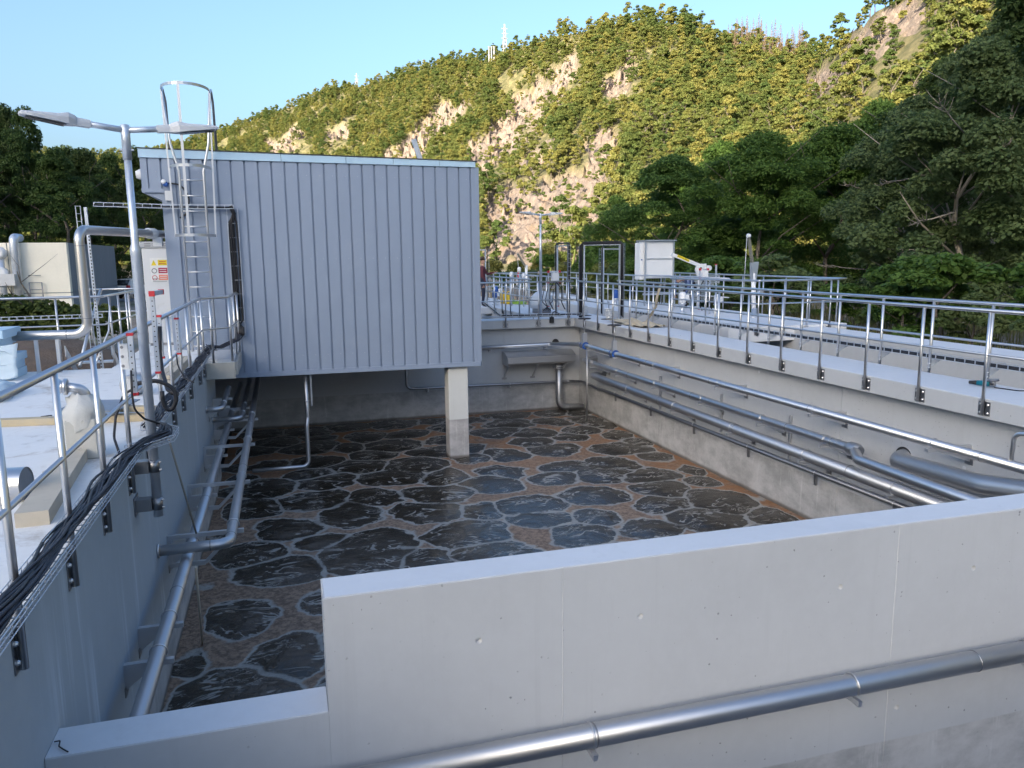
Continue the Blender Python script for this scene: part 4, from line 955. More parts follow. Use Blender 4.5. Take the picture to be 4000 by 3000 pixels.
# ---- front pipe on the outer face
t = thing('front_pipe', (3, 4.2, -1.25), 'thick stainless pipe clamped across the stepped front wall', 'pipe')
pz = -1.26; pr = .075; pyy = 4.2
pipe(t, [(-.6, pyy, pz), (7.5, pyy, pz)], pr, seg=32)
xw = at(1283, 1590, 1, 4.2).x; xw2 = at(2105, 1420, 1, 4.2).x
welds(t, [((xw, pyy, pz), (1, 0, 0)), ((xw2, pyy, pz), (1, 0, 0)), ((-.2, pyy, pz), (1, 0, 0))], pr)
for x in (at(1275, 1620, 1, 4.2).x, at(1838, 1510, 1, 4.2).x, xw2+.5): ubolt(t, (x, pyy, pz), pr, 'x', YO)
# ---- left wall: lower long pipe, its clamps and wall brackets
t = thing('wall_pipe', (-1.1, 11, -1.4), 'long lower steel pipe running along the blue-grey wall above the foam', 'pipe')
pipe(t, [(-1.1, 4.75, -1.36), (-1.1, 20.6, -1.36)], .06, seg=22)
welds(t, [((-1.1, y, -1.36), (0, 1, 0)) for y in (7.6, 10.6, 13.6)], .06)
for y in (6.4, 7.05, 9.0, 11.05, 13.35, 15.4): ubolt(t, (-1.1, y, -1.36), .06, 'y', XL)
# ---- left wall: upper pipe that comes out of the wall and turns along it
t = thing('wall_pipe', (-.66, 12, -1.25), 'steel pipe leaving the blue-grey wall through a flange and turning along it', 'pipe')
pipe(t, [(XL, 8.35, -1.2), (-.66, 8.35, -1.2), (-.66, 20.5, -1.2)], .057, rad=.14, seg=22)
MB().lathe((XL+.001, 8.35, -1.2), (1, 0, 0), [(.075, 0), (.075, .018), (.06, .02)], 22).build('wall_flange', STEEL, t)
welds(t, [((-.85, 8.35, -1.2), (1, 0, 0)), ((-.66, 8.56, -1.2), (0, 1, 0)), ((-.66, 11.5, -1.2), (0, 1, 0)), ((-.66, 14.6, -1.2), (0, 1, 0))], .057)
def wall_frame(y, z, l, par):
    MB().bar((XL, y, z), (l, y, z), .045, .045).build('bracket_arm', LADDERALU, par)
    MB().bar((XL+.02, y, z-.36), (XL+.02, y, z+.02), .045, .03).build('bracket_post', LADDERALU, par)
    MB().bar((XL+.02, y, z-.32), (-.98, y, z-.33), .045, .05).build('bracket_arm', LADDERALU, par)
    MB().bar((-.98, y, z-.33), (l-.12, y, z-.02), .045, .035).build('bracket_brace', LADDERALU, par)
for y in (8.99, 11.04, 13.34, 15.5): wall_frame(y, -1.285, -.55, t); ubolt(t, (-.66, y, -1.2), .057, 'y', None, False)
# ---- inner stubs under the plant room
for (y0, x1, z, y1, lab) in ((15.35, -.85, -1.22, 20.5, 'steel pipe turning under the plant room from the wall, inner one'), (14.25, -1.1, -.82, 16.3, 'short steel pipe elbow leaving the wall beside the landing')):
    t = thing('wall_pipe', (x1, y0, z), lab, 'pipe'); pipe(t, [(XL, y0, z), (x1, y0, z), (x1, y1, z+.05)], .05, rad=.12); MB().lathe((XL+.001, y0, z), (1, 0, 0), [(.065, 0), (.065, .015)], 18).build('wall_flange', STEEL, t)
    for y in (y0+.5, y0+1.4): ubolt(t, (x1, y, z+.01), .05, 'y', XL)
# hanging pipe below the plant room
t = thing('drain_pipe', (.38, 16.6, -.6), 'steel pipe dropping from the plant room and bending level over the foam', 'pipe')
pipe(t, [(.4, 16.62, -.55), (.4, 16.62, -1.55), (.37, 16.55, -1.7), (.37, 16.5, -2.56), (-.75, 16.25, -2.5)], .045, rad=.13)
for z in (-1.2,): MB().lathe((.4, 16.62, z), (0, 0, 1), [(.055, 0), (.055, .03)], 16).build('clamp', LADDERALU, t)
MB().bar((.5, 16.62, -.58), (.5, 16.62, -1.3), .03, .03).build('hanger', LADDERALU, t)
# level probe rope and wooden rod at the left wall
MB().tube([at(357, 922, 0, -1.2), at(424, 1152, 0, -1.05)], .011, 8).build('probe_rod', basic('weathered_bamboo', (.3, .28, .24), .8), label='thin grey rod slanting down the blue-grey wall from the wire tray', cat='rod')
a = at(423, 1225, 0, -.95); b_ = at(437, 1385, 2, ZW)
MB().tube([a, (b_.x, b_.y, ZW-.1)], .013, 8).build('probe_rod', TIMBER, label='thin pale rod standing in the foam below the pipe brackets', cat='rod')

# ---- right wall pipes
t = thing('wall_pipe', (7.75, 13, -.62), 'uppermost stainless pipe with two valves along the walkway wall', 'pipe')
x1 = 7.72; z1 = -.61
pipe(t, [(4.2, 20.98, -.76), (7.3, 20.98, -.73), (7.72, 20.4, -.68), (x1, 19.6, z1), (x1, 4.8, z1)], .058, STEEL, rad=.15, seg=22)
welds(t, [((x1, y, z1), (0, 1, 0)) for y in (6.9, 10.0, 12.9, 15.6, 17.9)], .058)
for y in (7.6, 9.9, 12.6, 15.2, 17.2, 18.9): ubolt(t, (x1, y, z1), .058, 'y', XR)
MB().lathe((7.55, 20.98+.2, -.7), (0, -1, 0), [(.1, 0), (.1, .02)], 20).build('wall_sleeve', RUBBER, t)
for x in (5.55, 7.2): ubolt(t, (x, 20.98, -.75), .045, 'x', YB)
gy_ = 6.53; MB().tube(fillet([(x1, gy_, z1+.05), (x1+.02, gy_, z1+.36), (x1+.05, gy_-.5, z1+.42), (x1+.05, gy_-1.4, z1+.42)], .09, 6), .025, 12).build('vent_branch', STEEL, t)
def valve(loc, top, lab, tilt=(0, 0)):
    L = Vector(loc); v = thing('gate_valve', L, lab, 'valve', 'blue gate valves with stems')
    MB().lathe(L+Vector((0, -.09, 0)), (0, 1, 0), [(.09, 0), (.09, .025), (.078, .03), (.078, .15), (.09, .155), (.09, .18)], 18).build('body', STEEL, v)
    for s in (-.1, .085): MB().lathe(L+Vector((0, s, 0)), (0, 1, 0), [(.1, 0), (.1, .014)], 18).build('flange', BLUE, v)
    MB().box(L+Vector((-.06, -.05, .07)), L+Vector((.06, .05, .32))).build('bonnet', LADDERALU, v)
    T_ = Vector((L.x+tilt[0], L.y+tilt[1], top))
    MB().tube([L+Vector((0, 0, .3)), T_], .013, 8).build('stem', STEEL, v)
    hw = [T_+Vector((math.cos(a)*.16, math.sin(a)*.16, .01)) for a in np.linspace(0, 2*math.pi, 20, endpoint=False)]
    w_ = MB().tube(hw, .014, 6, closed=True); 
    for k in range(3): w_.tube([T_, T_+Vector((math.cos(k*2.1)*.16, math.sin(k*2.1)*.16, .01))], .009, 5)
    w_.lathe(T_-Vector((0, 0, .03)), (0, 0, 1), [(.03, 0), (.02, .05)], 10); w_.build('handwheel', DARKIRON, v)
valve((x1, 19.35, z1), .1, 'blue-flanged gate valve with tall stem in the corner of the basin')
valve((x1, 17.4, z1), .08, 'blue-flanged gate valve with handwheel next along the upper wall pipe')
t = thing('wall_pipe', (7.85, 14, -1.1), 'dark stainless pipe second from the top on the walkway wall', 'pipe')
pipe(t, [(XR, 19.9, -1.06), (7.85, 19.75, -1.06), (7.85, 9.15, -1.06), (7.6, 8.75, -1.1), (7.55, 4.75, -1.12)], .07, STEEL, rad=.15, seg=24)
MB().lathe((7.85, 9.28, -1.06), (0, -1, 0), [(.072, 0), (.1, .06), (.1, .2), (.072, .26)], 20).build('coupling', STEEL_DULL, t)
welds(t, [((7.85, y, -1.06), (0, 1, 0)) for y in (9.6, 10.7, 13.8, 16.8)], .07)
for y in (9.75, 11.4, 13.4, 15.4, 17.4, 19): ubolt(t, (7.85, y, -1.06), .07, 'y', XR)
t = thing('wall_pipe', (7.85, 14, -1.4), 'wide dull grey pipe third from the top on the walkway wall', 'pipe')
pipe(t, [(XR, 19.3, -1.39), (7.85, 19.1, -1.39), (7.85, 4.75, -1.42)], .09, STEEL_DULL, rad=.2, seg=26)
welds(t, [((7.85, y, -1.4), (0, 1, 0)) for y in (9.2, 12.2, 15.2)], .09)
for y in (8.3, 10.2, 12.3, 14.5, 16.8): ubolt(t, (7.85, y, -1.4), .09, 'y', XR)
t = thing('wall_pipe', (8.15, 14, -1.75), 'thin dark lowest pipe round the bare concrete of the corner', 'pipe')
pipe(t, [(3.16, 20.98, -.61), (3.16, 20.98, -1.79), (7.9, 20.98, -1.83), (8.13, 20.6, -1.8), (8.13, 4.75, -1.72)], .04, STEEL_DARK, rad=.16, seg=18)
for y in (8.6, 10.3, 12.2, 14.2, 16.2, 18.2): ubolt(t, (8.13, y, -1.75), .04, 'y', XR, False); MB().box((8.11, y-.02, -1.95), (8.15, y+.02, -1.78)).build('bracket_arm', STEEL_DARK, t)
for x in (3.75, 6.1): ubolt(t, (x, 20.98, -1.82), .04, 'x', YB)
for y in (11.2, 13.4, 16.0): MB().bar((8.26, y, -1.75), (8.26, y, -.98), .04, .03, (1, 0, 0)).build('support_rail', LADDERALU, t)
# wide pipe leaving the wall at the right
t = thing('wall_pipe', (7.9, 7.5, -1.1), 'widest dull steel pipe coming out of a round hole in the walkway wall', 'pipe')
pipe(t, [(8.6, 8.72, -1.1), (8.05, 8.6, -1.1), (7.85, 7.0, -.98), (8.1, 5.9, -.86), (8.6, 5.3, -.84)], .125, STEEL_DULL, rad=.35, seg=28)
MB().lathe((XR-.012, 8.68, -1.1), (1, 0, 0), [(.15, 0), (.15, .011)], 28).build('hole_rim', RUBBER, t)
# thin vertical rod into the foam
MB().tube([(7.72, 19.15, -.6), (7.72, 19.15, ZW-.1)], .028, 12).build('dip_pipe', STEEL_DULL, label='thin vertical pipe standing in the foam at the basin corner', cat='pipe')
# ---- overflow trough on the back wall
t = thing('overflow_trough', (6.95, 20.9, -1.25), 'long steel overflow trough bracketed to the back wall', 'trough')
ty0, ty1, tz0, tz1, tx0, tx1 = 20.62, YB, -1.24, -.9, 5.95, 7.95
MB().prism([(tx0, ty1, tz0), (tx0, ty0+.02, tz0), (tx0, ty0, tz0+.05), (tx0, ty0, tz0+.22), (tx0, ty1-.25, tz1), (tx0, ty1, tz1)], (tx1-tx0, 0, 0)).build('box', STEEL_DULL, t)
MB().prism([(tx0-.012, ty0-.012, tz0+.2), (tx0-.012, ty0-.012, tz0+.225), (tx0-.012, ty1-.26, tz1+.014), (tx0-.012, ty1-.26, tz1-.01)], (tx1-tx0+.024, 0, 0)).build('lid_lip', STEEL, t)
for x in (tx0+.05, 6.85, 7.72):
    MB().bar((x, YB, tz0-.02), (x, ty0+.05, tz0-.02), .04, .035).build('bracket_arm', LADDERALU, t); MB().bar((x, YB-.02, tz0-.42), (x, ty0+.15, tz0-.04), .035, .03).build('bracket_brace', LADDERALU, t)
    MB().box((x-.07, YB-.02, tz0-.47), (x+.07, YB-.001, tz0-.41)).build('foot_plate', STEEL_DARK, t)
pipe(t, [(7.55, 20.88, -1.2), (7.55, 20.88, -2.55), (8.4, 20.85, -2.6)], .1, STEEL_DULL, rad=.24, name='down_pipe')
for z in (-1.36, -1.41): MB().lathe((7.55, 20.88, z), (0, 0, 1), [(.17, 0), (.17, .022)], 22).build('flange', STEEL, t)
for a in np.linspace(0, 2*math.pi, 8, endpoint=False): MB().lathe((7.55+.145*math.cos(a), 20.88+.145*math.sin(a), -1.43), (0, 0, 1), [(.011, 0), (.011, .11)], 6).build('bolt', STEEL, t)
welds(t, [((7.55, 20.88, -2.3), (0, 0, 1)), ((7.85, 20.86, -2.58), (1, 0, 0))], .1)
# ---- bent wire lying on the low step
cable('bit of dark tie wire left on the low wall step', [at(118, 1602, 2, ZS+.012), at(130, 1600, 2, ZS+.03), at(127, 1612, 2, ZS+.012), at(136, 1618, 2, ZS+.012), at(147, 1624, 2, ZS+.01)], .004, RUBBER, .01, 'wire', 'tie_wire')

# ================================================================ trays, cable arches and frames
def ladder_tray(name, label, path, w_=.1, h=.05, step=.16, up=Vector((0, 0, 1)), load=0, group=None):
    """side wires with rungs, optionally filled with dark cables"""
    P = [Vector(p) for p in path]; t = thing(name, P[0], label, 'cable tray', group); mb = MB()
    for a, b_ in zip(P[:-1], P[1:]):
        d = (b_-a).normalized(); sx = d.cross(up); sx = sx.normalized() if sx.length > .05 else Vector((1, 0, 0)); u_ = sx.cross(d)
        for s in (-1, 1):
            mb.bar(a+sx*s*w_/2, b_+sx*s*w_/2, .008, .012); mb.bar(a+sx*s*w_/2+u_*h, b_+sx*s*w_/2+u_*h, .008, .008)
        n_ = max(1, int((b_-a).length/step))
        for i in range(n_+1):
            p = a.lerp(b_, i/n_); mb.bar(p-sx*w_/2, p+sx*w_/2, .014, .008)
            for s in (-1, 1): mb.bar(p+sx*s*w_/2, p+sx*s*w_/2+u_*h, .014, .008, tuple(d))
    tag(mb.build('tray_ladder', GALV, t), kind='stuff')
    for k in range(load):
        o1 = (k/(max(load-1, 1))-.5)*w_*.75; pts = []
        for i, p in enumerate(P):
            d = (P[min(i+1, len(P)-1)]-P[max(i-1, 0)]).normalized(); sx = d.cross(up); sx = sx.normalized() if sx.length > .05 else Vector((1, 0, 0)); u_ = sx.cross(d)
            pts.append(p+sx*o1+u_*(.015+.012*(k % 2)))
        MB().tube(fillet(pts, .1, 4), .011, 6).build('cable', CABLE, t)
    return t
# tray hung on the channel-side railing posts
tr = ladder_tray('cable_tray', 'cable tray with dark cables bracketed along the channel-side railing', [(9.27, 4, .2), (9.27, 19.8, .2)], .14, .06, .17, load=4)
for i in range(15):
    y = 5.2+i*.998
    MB().prism([(9.15, y-.02, .19), (9.36, y-.02, .19), (9.15, y-.02, .08)], (0, .03, 0)).build('bracket', GALV, tr)
    for z in (.06, .12): MB().lathe((9.135, y, z), (0, 0, 1), [(.029, 0), (.029, .02)], 12).build('collar', STEEL, tr)
tr = ladder_tray('cable_tray', 'cable tray clipped along the deck-edge railing above the dirt pile', [(-9, 15.7, .72), (-4.8, 15.87, .72), (-3.2, 16.03, .72)], .1, .06, .12)
# tray across the cladding and its dark vertical bundle
zt = at(400, 450, 1, 16.3).z; xe = at(512, 452, 1, 16.32).x
ladder_tray('cable_tray', 'dark-filled cable tray crossing behind the ladder to the strut mast', [(-3.2, 16.2, zt+.02), (-2.07, 16.3, zt), (xe-.06, 16.33, zt)], .1, .07, .16, load=4)
x0 = at(511, 600, 1, 16.35).x; zb = at(520, 725, 1, 16.35).z
t = cables('cable_riser', 'thick black cable riser running down the cladding beside the landing', [(x0-.06, 16.35, zt+.04), (x0, 16.36, zt-.1), (x0, 16.36, zb+.15), (x0+.0, 16.3, zb)], 14, .075, .015, .05, CABLE, .006, 9)
ladder_tray('cable_tray', 'vertical cable tray holding the black riser against the cladding', [(x0, 16.39, zt), (x0, 16.39, zb)], .2, .05, .25, up=Vector((0, -1, 0)))
cables('cable_bundle', 'dark cables turning from the riser along the landing edge', [(x0, 16.3, zb), (x0-.02, 15.6, zb-.04), (-1.1, 15.15, .14), (TX, 14.9, .19)], 10, .05, .012, .04, CABLE_GREY, .012, 12)
# strut mast at the yard railing
mx, my = at(205, 690, 1, 16.2).x, 16.2
t = thing('strut_mast', (mx, my, -.4), 'perforated strut mast carrying trays beside the steel arch pipe', 'mast')
MB().bar((mx+.05, my, -.4), (mx+.02, my, zt), .05, .05, (0, 1, 0)).build('channel', GALV, t)
mb = MB()
for i in range(44): mb.box((mx+.028, my-.027, -.3+i*.062), (mx+.048, my-.0255, -.27+i*.062))
tag(mb.build('slot_holes', RUBBER, t), kind='stuff')
MB().box((mx-.05, my-.06, -.42), (mx+.16, my+.06, -.4)).build('foot_plate', GALV, t)
ladder_tray('cable_tray', 'slim upright ladder tray beside the strut mast', [(mx-.07, my, -.1), (mx-.1, my, zt+.02)], .08, .03, .13, up=Vector((0, -1, 0)))
# arch pipe
t = thing('arch_pipe', (-3, 13.85, .4), 'large stainless arch pipe rising from the deck and turning to the plant room', 'pipe')
e0, e1 = at(20, 727, 1, 13.85), at(191, 727, 1, 13.85); e2 = at(187, 496, 1, 13.85); e1.z = e0.z; e2.x = e1.x
pipe(t, [(e0.x, 13.85, e1.z), (e1.x, 13.85, e1.z), (e2.x, 13.85, e2.z), (-2.12, 17.0, e2.z+.02)], .075, basic('warm_stainless', (.6, .58, .56), .36, 1., .03, 2, rvar=.02), rad=.2, seg=26)
MB().lathe((-2.35, 16.25, e2.z+.02), (.27, 1, 0), [(.077, 0), (.1, .05), (.1, .3), (.077, .36)], 20).build('coupling', WHITE, t)
MB().box((-2.3, 16.5, e2.z-.22), (-2.14, 16.7, e2.z-.05)).build('drain_box', WHITE, t)
welds(t, [((e1.x, 13.85, e1.z+.25), (0, 0, 1)), ((e1.x-.3, 13.85, e1.z), (1, 0, 0)), ((e1.x, 13.85, e2.z-.25), (0, 0, 1))], .075)
for x in (e1.x-.45, e1.x-.75): MB().bar((x, 13.85, 0), (x, 13.85, e1.z-.07), .05, .05).build('support_leg', LADDERALU, t)

# ================================================================ text helper for signs
def text(s, size, loc, par, m_, name='lettering', rx=math.pi/2, rz=0, ry=0):
    cu = bpy.data.curves.new('lettering', 'FONT'); cu.body = s; cu.size = size; cu.align_x = 'CENTER'; cu.align_y = 'CENTER'; cu.extrude = .0004
    o = bpy.data.objects.new('lettering_source', cu); COL.objects.link(o)
    me_ = bpy.data.meshes.new_from_object(o.evaluated_get(bpy.context.evaluated_depsgraph_get())); bpy.data.objects.remove(o)
    M_ = Matrix.Translation(Vector(loc)-WORLD[par.name]) @ Matrix.Rotation(rz, 4, 'Z') @ Matrix.Rotation(ry, 4, 'Y') @ Matrix.Rotation(rx, 4, 'X')
    me_.transform(M_); me_.materials.clear(); me_.materials.append(m_); me_.name = name
    return link(name, me_, par)

# ================================================================ white cabinet in the yard with warning sign
wy = 17.6; a = at(304, 522, 1, wy); b_ = at(384, 760, 1, wy)
t = thing('switch_cabinet', ((a.x-2.09)/2, wy+.5, 0), 'tall white equipment cabinet with warning sign beside the plant room', 'cabinet')
MB().bevbox((a.x, wy, .05), (-2.1, wy+1.2, a.z-.13), .012).build('body', WHITE, t)
mb = MB().bevbox((a.x-.03, wy-.03, a.z-.128), (-2.09, wy+1.23, a.z), .01); mb.build('vent_roof', basic('cabinet_top', (.5, .51, .52), .5), t)
for i in range(5):
    for j in range(2): MB().box((a.x+.06+i*.16, wy-.034, a.z-.1+j*.045), (a.x+.18+i*.16, wy-.0305, a.z-.075+j*.045)).build('vent_slot', STEEL_DARK, t)
MB().box((a.x+.02, wy-.001, 0), (-2.11, wy+1.18, .049)).build('plinth', STEEL_DARK, t)
MB().box((-2.35, wy-.012, .25), (-2.15, wy-.001, .6)).build('louvre_plate', LADDERALU, t)
c0 = at(340, 585, 1, wy-.02); sg = MB().box((c0.x-.13, wy-.012, c0.z-.22), (c0.x+.2, wy-.002, c0.z+.26)).build('warning_sign', basic('sign_white', (.8, .8, .8), .5), t)
for dz, col in ((.16, (.8, .62, .02)), (0, (.4, .02, .06)), (-.14, (.8, .25, .16))):
    nm = {.16: 'yellow', 0: 'crimson', -.14: 'coral'}[dz]; mm = MATS.get('sign_'+nm) or basic('sign_'+nm, col, .5)
    MB().box((c0.x+.02, wy-.016, c0.z+dz-.05), (c0.x+.19, wy-.0125, c0.z+dz+.06)).build('sign_field', mm, sg)
    for q in range(2): MB().box((c0.x+.04, wy-.018, c0.z+dz-.02+q*.04), (c0.x+.17, wy-.0165, c0.z+dz-.008+q*.04)).build('sign_line', (RED if dz == .16 else WHITE), sg)
MB().prism([(c0.x-.11, wy-.0125, c0.z+.11), (c0.x-.01, wy-.0125, c0.z+.11), (c0.x-.06, wy-.0125, c0.z+.22)], (0, -.004, 0)).build('warning_triangle', MATS['sign_yellow'], sg)
for dz in (0, -.14): MB().tube([(c0.x-.06+.045*math.cos(q), wy-.015, c0.z+dz+.045*math.sin(q)) for q in np.linspace(0, 6.283, 16, endpoint=False)], .006, 5, closed=True).build('prohibition_ring', DARKIRON if dz == 0 else RED, sg)
for q in range(3): MB().box((c0.x-.1, wy-.0145, c0.z-.2+q*.03-.02), (c0.x+.17, wy-.0125, c0.z-.195+q*.03-.015)).build('sign_line', STEEL_DARK, sg)

# ================================================================ things lying on the white deck
def foam(i, x0, x1, y0, y1, z0, z1, rz, lab):
    MB().bevbox((x0, y0, z0), (x1, y1, z1), .006, rz).build('foam_board', FOAM_BLUE, label=lab, cat='foam board', group='stacked blue foam boards')
fx1 = -3.92; hts = [0, .13, .25, .37, .5, .62, .75]
labs = ['bottom blue foam board of the stack on the deck', 'blue foam board resting on the lowest board', 'third blue foam board up the stack', 'fourth blue foam board up the stack', 'blue foam board just under the top of the stack', 'top blue foam board on the stack']
for i in range(6): foam(i, fx1-1.3+[0, .02, .03, -.02, .04, .0][i]-.12*(i > 2), fx1-.12*(i > 2)+[0, -.02, .01, -.05, -.01, .06][i], 13.2, 13.9+.02*i, hts[i]+.002, hts[i+1], [.0, .02, -.01, .03, .0, -.02][i], labs[i])
# translucent wrap hanging over the lower boards
def crumple(name, label, cat, x0, x1, y0, y1, zf, m_, n_=26, amp=.03, seed=2, thick=.003):
    u, v = np.meshgrid(np.linspace(0, 1, n_), np.linspace(0, 1, n_), indexing='ij')
    X = x0+(x1-x0)*u+amp*(fbm(u*5, v*5, 3, seed)-.5); Y = y0+(y1-y0)*v+amp*(fbm(u*5+9, v*5, 3, seed)-.5); Z = zf(u, v)+amp*2*(fbm(u*7, v*7, 4, seed+3)-.3)
    org = Vector(((x0+x1)/2, (y0+y1)/2, float(Z.min()))); me_ = grid_mesh(name, X-org.x, Y-org.y, Z-org.z); me_.materials.append(m_)
    o = link(name, me_, None, org); tag(o, label, cat); md = o.modifiers.new('t', 'SOLIDIFY'); md.thickness = thick; return o
m, n, b = nodes_of('cloudy_plastic_film'); b.inputs['Base Color'].default_value = (.62, .74, .82, 1); b.inputs['Roughness'].default_value = .35
b.inputs['Alpha'].default_value = .75; bump(n, b, noise(n, objc(n), 9, 4), .6, .02); FILM = m
m, n, b = nodes_of('white_plastic_bag'); b.inputs['Base Color'].default_value = (.75, .74, .7, 1); b.inputs['Roughness'].default_value = .4
b.inputs['Alpha'].default_value = .72; bump(n, b, noise(n, objc(n), 14, 4), .6, .015); BAG = m
crumple('plastic_wrap', 'pale blue plastic wrap over the lower foam boards', 'plastic wrap', fx1-1.3, fx1+.09, 13.08, 13.2, lambda u, v: .5-.5*(1-v)*1.0+.02*u, FILM, amp=.07)
crumple('plastic_wrap', 'crumpled blue plastic sheet on the deck by the railing', 'plastic sheet', -4.1, -3.42, 11.0, 12.0, lambda u, v: .32*np.sin(v*3.0)*(1-u)**.5+.01, FILM, amp=.08, seed=8)
# concrete plinth with an elbow pipe in a plastic bag
px, pyv = at(183, 990, 2, 0).x, 7.6
t = thing('pipe_plinth', (px, 7.7, 0), 'grey boxed pipe stub with chrome elbow wrapped in a plastic bag', 'pipe stub')
zt_ = at(183, 905, 1, 7.6).z
MB().bevbox((px-.13, 7.55, .0), (px+.13, 7.85, zt_), .012).build('box', basic('plinth_grey', (.5, .49, .45), .7), t)
c_ = Vector((px+.02, 7.7, zt_)); top_ = at(160, 840, 1, 7.65)
MB().tube(fillet([c_, (px+.05, 7.7, top_.z-.02), (top_.x-.06, 7.66, top_.z+.02)], .14, 8), .042, 18).build('elbow', STEEL, t)
MB().lathe((top_.x-.05, 7.66, top_.z+.02), (-1, 0, .05), [(.05, 0), (.075, .005), (.075, .03), (.055, .035), (.055, .06), (.07, .065), (.07, .09)], 18).build('coupling', STEEL, t)
bg = MB(); rr = random.Random(3); prof = [(.15, zt_-.1), (.16, zt_+.02), (.15, zt_+.1), (.12, zt_+.17), (.07, zt_+.22)]
V = []
for i, (r_, z_) in enumerate(prof):
    for k in range(18): q = r_*(1+.22*rr.uniform(-1, 1)); V.append((px+math.cos(k*.349)*q, 7.7+math.sin(k*.349)*q, z_+rr.uniform(-.03, .03)))
bg.add(V, [(i*18+k, i*18+(k+1) % 18, (i+1)*18+(k+1) % 18, (i+1)*18+k) for i in range(4) for k in range(18)], True).build('plastic_bag', BAG, t)
# planks, sheet, timber, pipe offcut
a, b_ = at(0, 906, 2, .06), at(322, 896, 2, .06)
MB().bar((a.x-1.5, a.y+.1, .04), (b_.x, b_.y, .04), .12, .075).build('plank', PLY, label='long yellowish formwork plank lying across the deck', cat='plank')
MB().bar((a.x+1.0, a.y+.02, .115), (b_.x+.06, b_.y+.05, .115), .1, .06).build('plank', PLY, label='second yellowish plank stacked on the long one by the lamp post', cat='plank')
q = [at(*k, 2, .09) for k in ((113, 908), (250, 906), (300, 880), (165, 883))]; MB().prism([(k.x, k.y+.12, .155) for k in q], (0, 0, .012)).build('metal_sheet', GREYSHEET, label='scuffed grey sheet lying over the plank on the deck', cat='sheet')
a, b_ = at(105, 1105, 2, .09), at(187, 972, 2, .09); d = (b_-a).normalized(); nrm = Vector((-d.y, d.x, 0))
MB().prism([(a.x, a.y, .0), (b_.x, b_.y, 0), (b_.x+nrm.x*.17, b_.y+nrm.y*.17, 0), (a.x+nrm.x*.2, a.y+nrm.y*.2, 0)], (0, 0, .1)).build('timber_beam', TIMBER, label='thick sawn timber beam lying along the railing on the deck', cat='timber')
c_ = at(57, 1042, 2, .14)
t = thing('pipe_offcut', (c_.x-.3, c_.y, 0), 'short wide stainless pipe offcut lying on the deck', 'pipe')
mb = MB(); L = 20
for (r0_, inner) in ((.125, 0),):
    mb.tube([(c_.x-.7, c_.y+.1, .13), (c_.x, c_.y, .13)], r0_, 28, cap=False)
mb.build('shell', STEEL, t); MB().lathe((c_.x-.012, c_.y, .13), (1, -.14, 0), [(.122, 0), (.122, .006)], 28).build('end_disc', basic('dull_blue_grey_cap', (.2, .225, .27), .6), t)
for i in range(4):
    x = -1.62-.1*(i % 2); MB().bar((x, 11.9+.05*i, .03+.062*(i//2)), (x+.03, 14.4, .03+.062*(i//2)), .09, .055).build('timber_batten', TIMBER, label=['lower batten against the railing near the landing', 'lower batten second from the railing near the landing', 'upper batten on the pile by the railing near the landing', 'upper outer batten on the pile near the landing'][i], cat='timber', group='timber battens near the landing')
t = thing('pipe_roll', (-1.95, 11.0, 0), 'bright steel drum lying behind the struts on the deck', 'drum'); MB().lathe((-1.95, 11.0, .14), (.2, 1, 0), [(.13, 0), (.14, .02), (.14, .3), (.13, .32)], 24).build('drum', STEEL, t); MB().lathe((-1.953, 10.985, .14), (-.2, -1, 0), [(.1, 0), (.1, .004)], 20).build('end_disc', LADDERALU, t)
cable('short bent wire scrap lying on the deck', [at(88, 900, 2, .01), at(112, 897, 2, .01), at(108, 903, 2, .01)], .006, RUBBER, .01, 'wire', 'wire_scrap')
MB().lathe((at(118, 1018, 2, 0).x, at(118, 1018, 2, 0).y, .0005), (0, 0, 1), [(.09, 0), (.09, .004)], 24).build('deck_cap', basic('stained_cap', (.5, .45, .38), .8), label='faint round sealed patch in the deck by the timber beam', cat='patch')

# ================================================================ yard at the left
tx, tyy = at(158, 680, 1, 44).x, 44
t = thing('old_tank', (tx-6, tyy, GZ), 'weathered cream concrete tank with streaked walls in the yard', 'tank')
ztk = at(143, 524, 1, tyy).z; zj = at(150, 632, 1, tyy).z
for z0, z1 in ((GZ, zj-.02), (zj+.02, ztk)):
    for x0, x1 in ((tx-14, tx-6.02), (tx-5.98, tx-2.62), (tx-2.58, tx-.0)): MB().box((x0, tyy, z0), (x1, tyy+.4, z1)).build('front_panel', CREAM, t)
    MB().box((tx-.4, tyy+.41, z0), (tx-.01, tyy+12, z1)).build('side_panel', GREYOLD, t)
MB().box((tx-13.9, tyy+.05, GZ), (tx-.05, tyy+11.9, ztk-.05)).build('core', GREYOLD, t)
xp = at(38, 600, 1, tyy-.3).x; MB().tube(fillet([(xp, tyy-.3, GZ), (xp, tyy-.3, ztk+.25), (xp+.02, tyy+.6, ztk+.25)], .25, 6), .2, 14).build('vent_pipe', GALV, t)
xp = at(5, 600, 1, tyy-.4).x; MB().tube([(xp, tyy-.4, GZ), (xp, tyy-.4, ztk-.4)], .16, 12).build('vent_pipe', GALV, t)
for zz_ in (ztk-.5, at(5, 590, 1, tyy).z): MB().lathe((xp, tyy-.65, zz_), (0, 1, 0), [(.2, 0), (.3, .1), (.3, .4)], 14).build('duct_cap', WHITE, t)
q = at(18, 603, 1, tyy-.5); MB().box((q.x-.5, tyy-.8, q.z-.3), (q.x+.35, tyy-.2, q.z+.25)).build('control_box', LAMPGREY, t)
for dx in (0, .55):
    MB().tube([(at(66, 620, 1, tyy).x+dx, tyy-.15, GZ+.6), (at(66, 620, 1, tyy).x+dx, tyy-.15, at(66, 610, 1, tyy).z)], .03, 6).build('ladder_rail', STEEL_DARK, t)
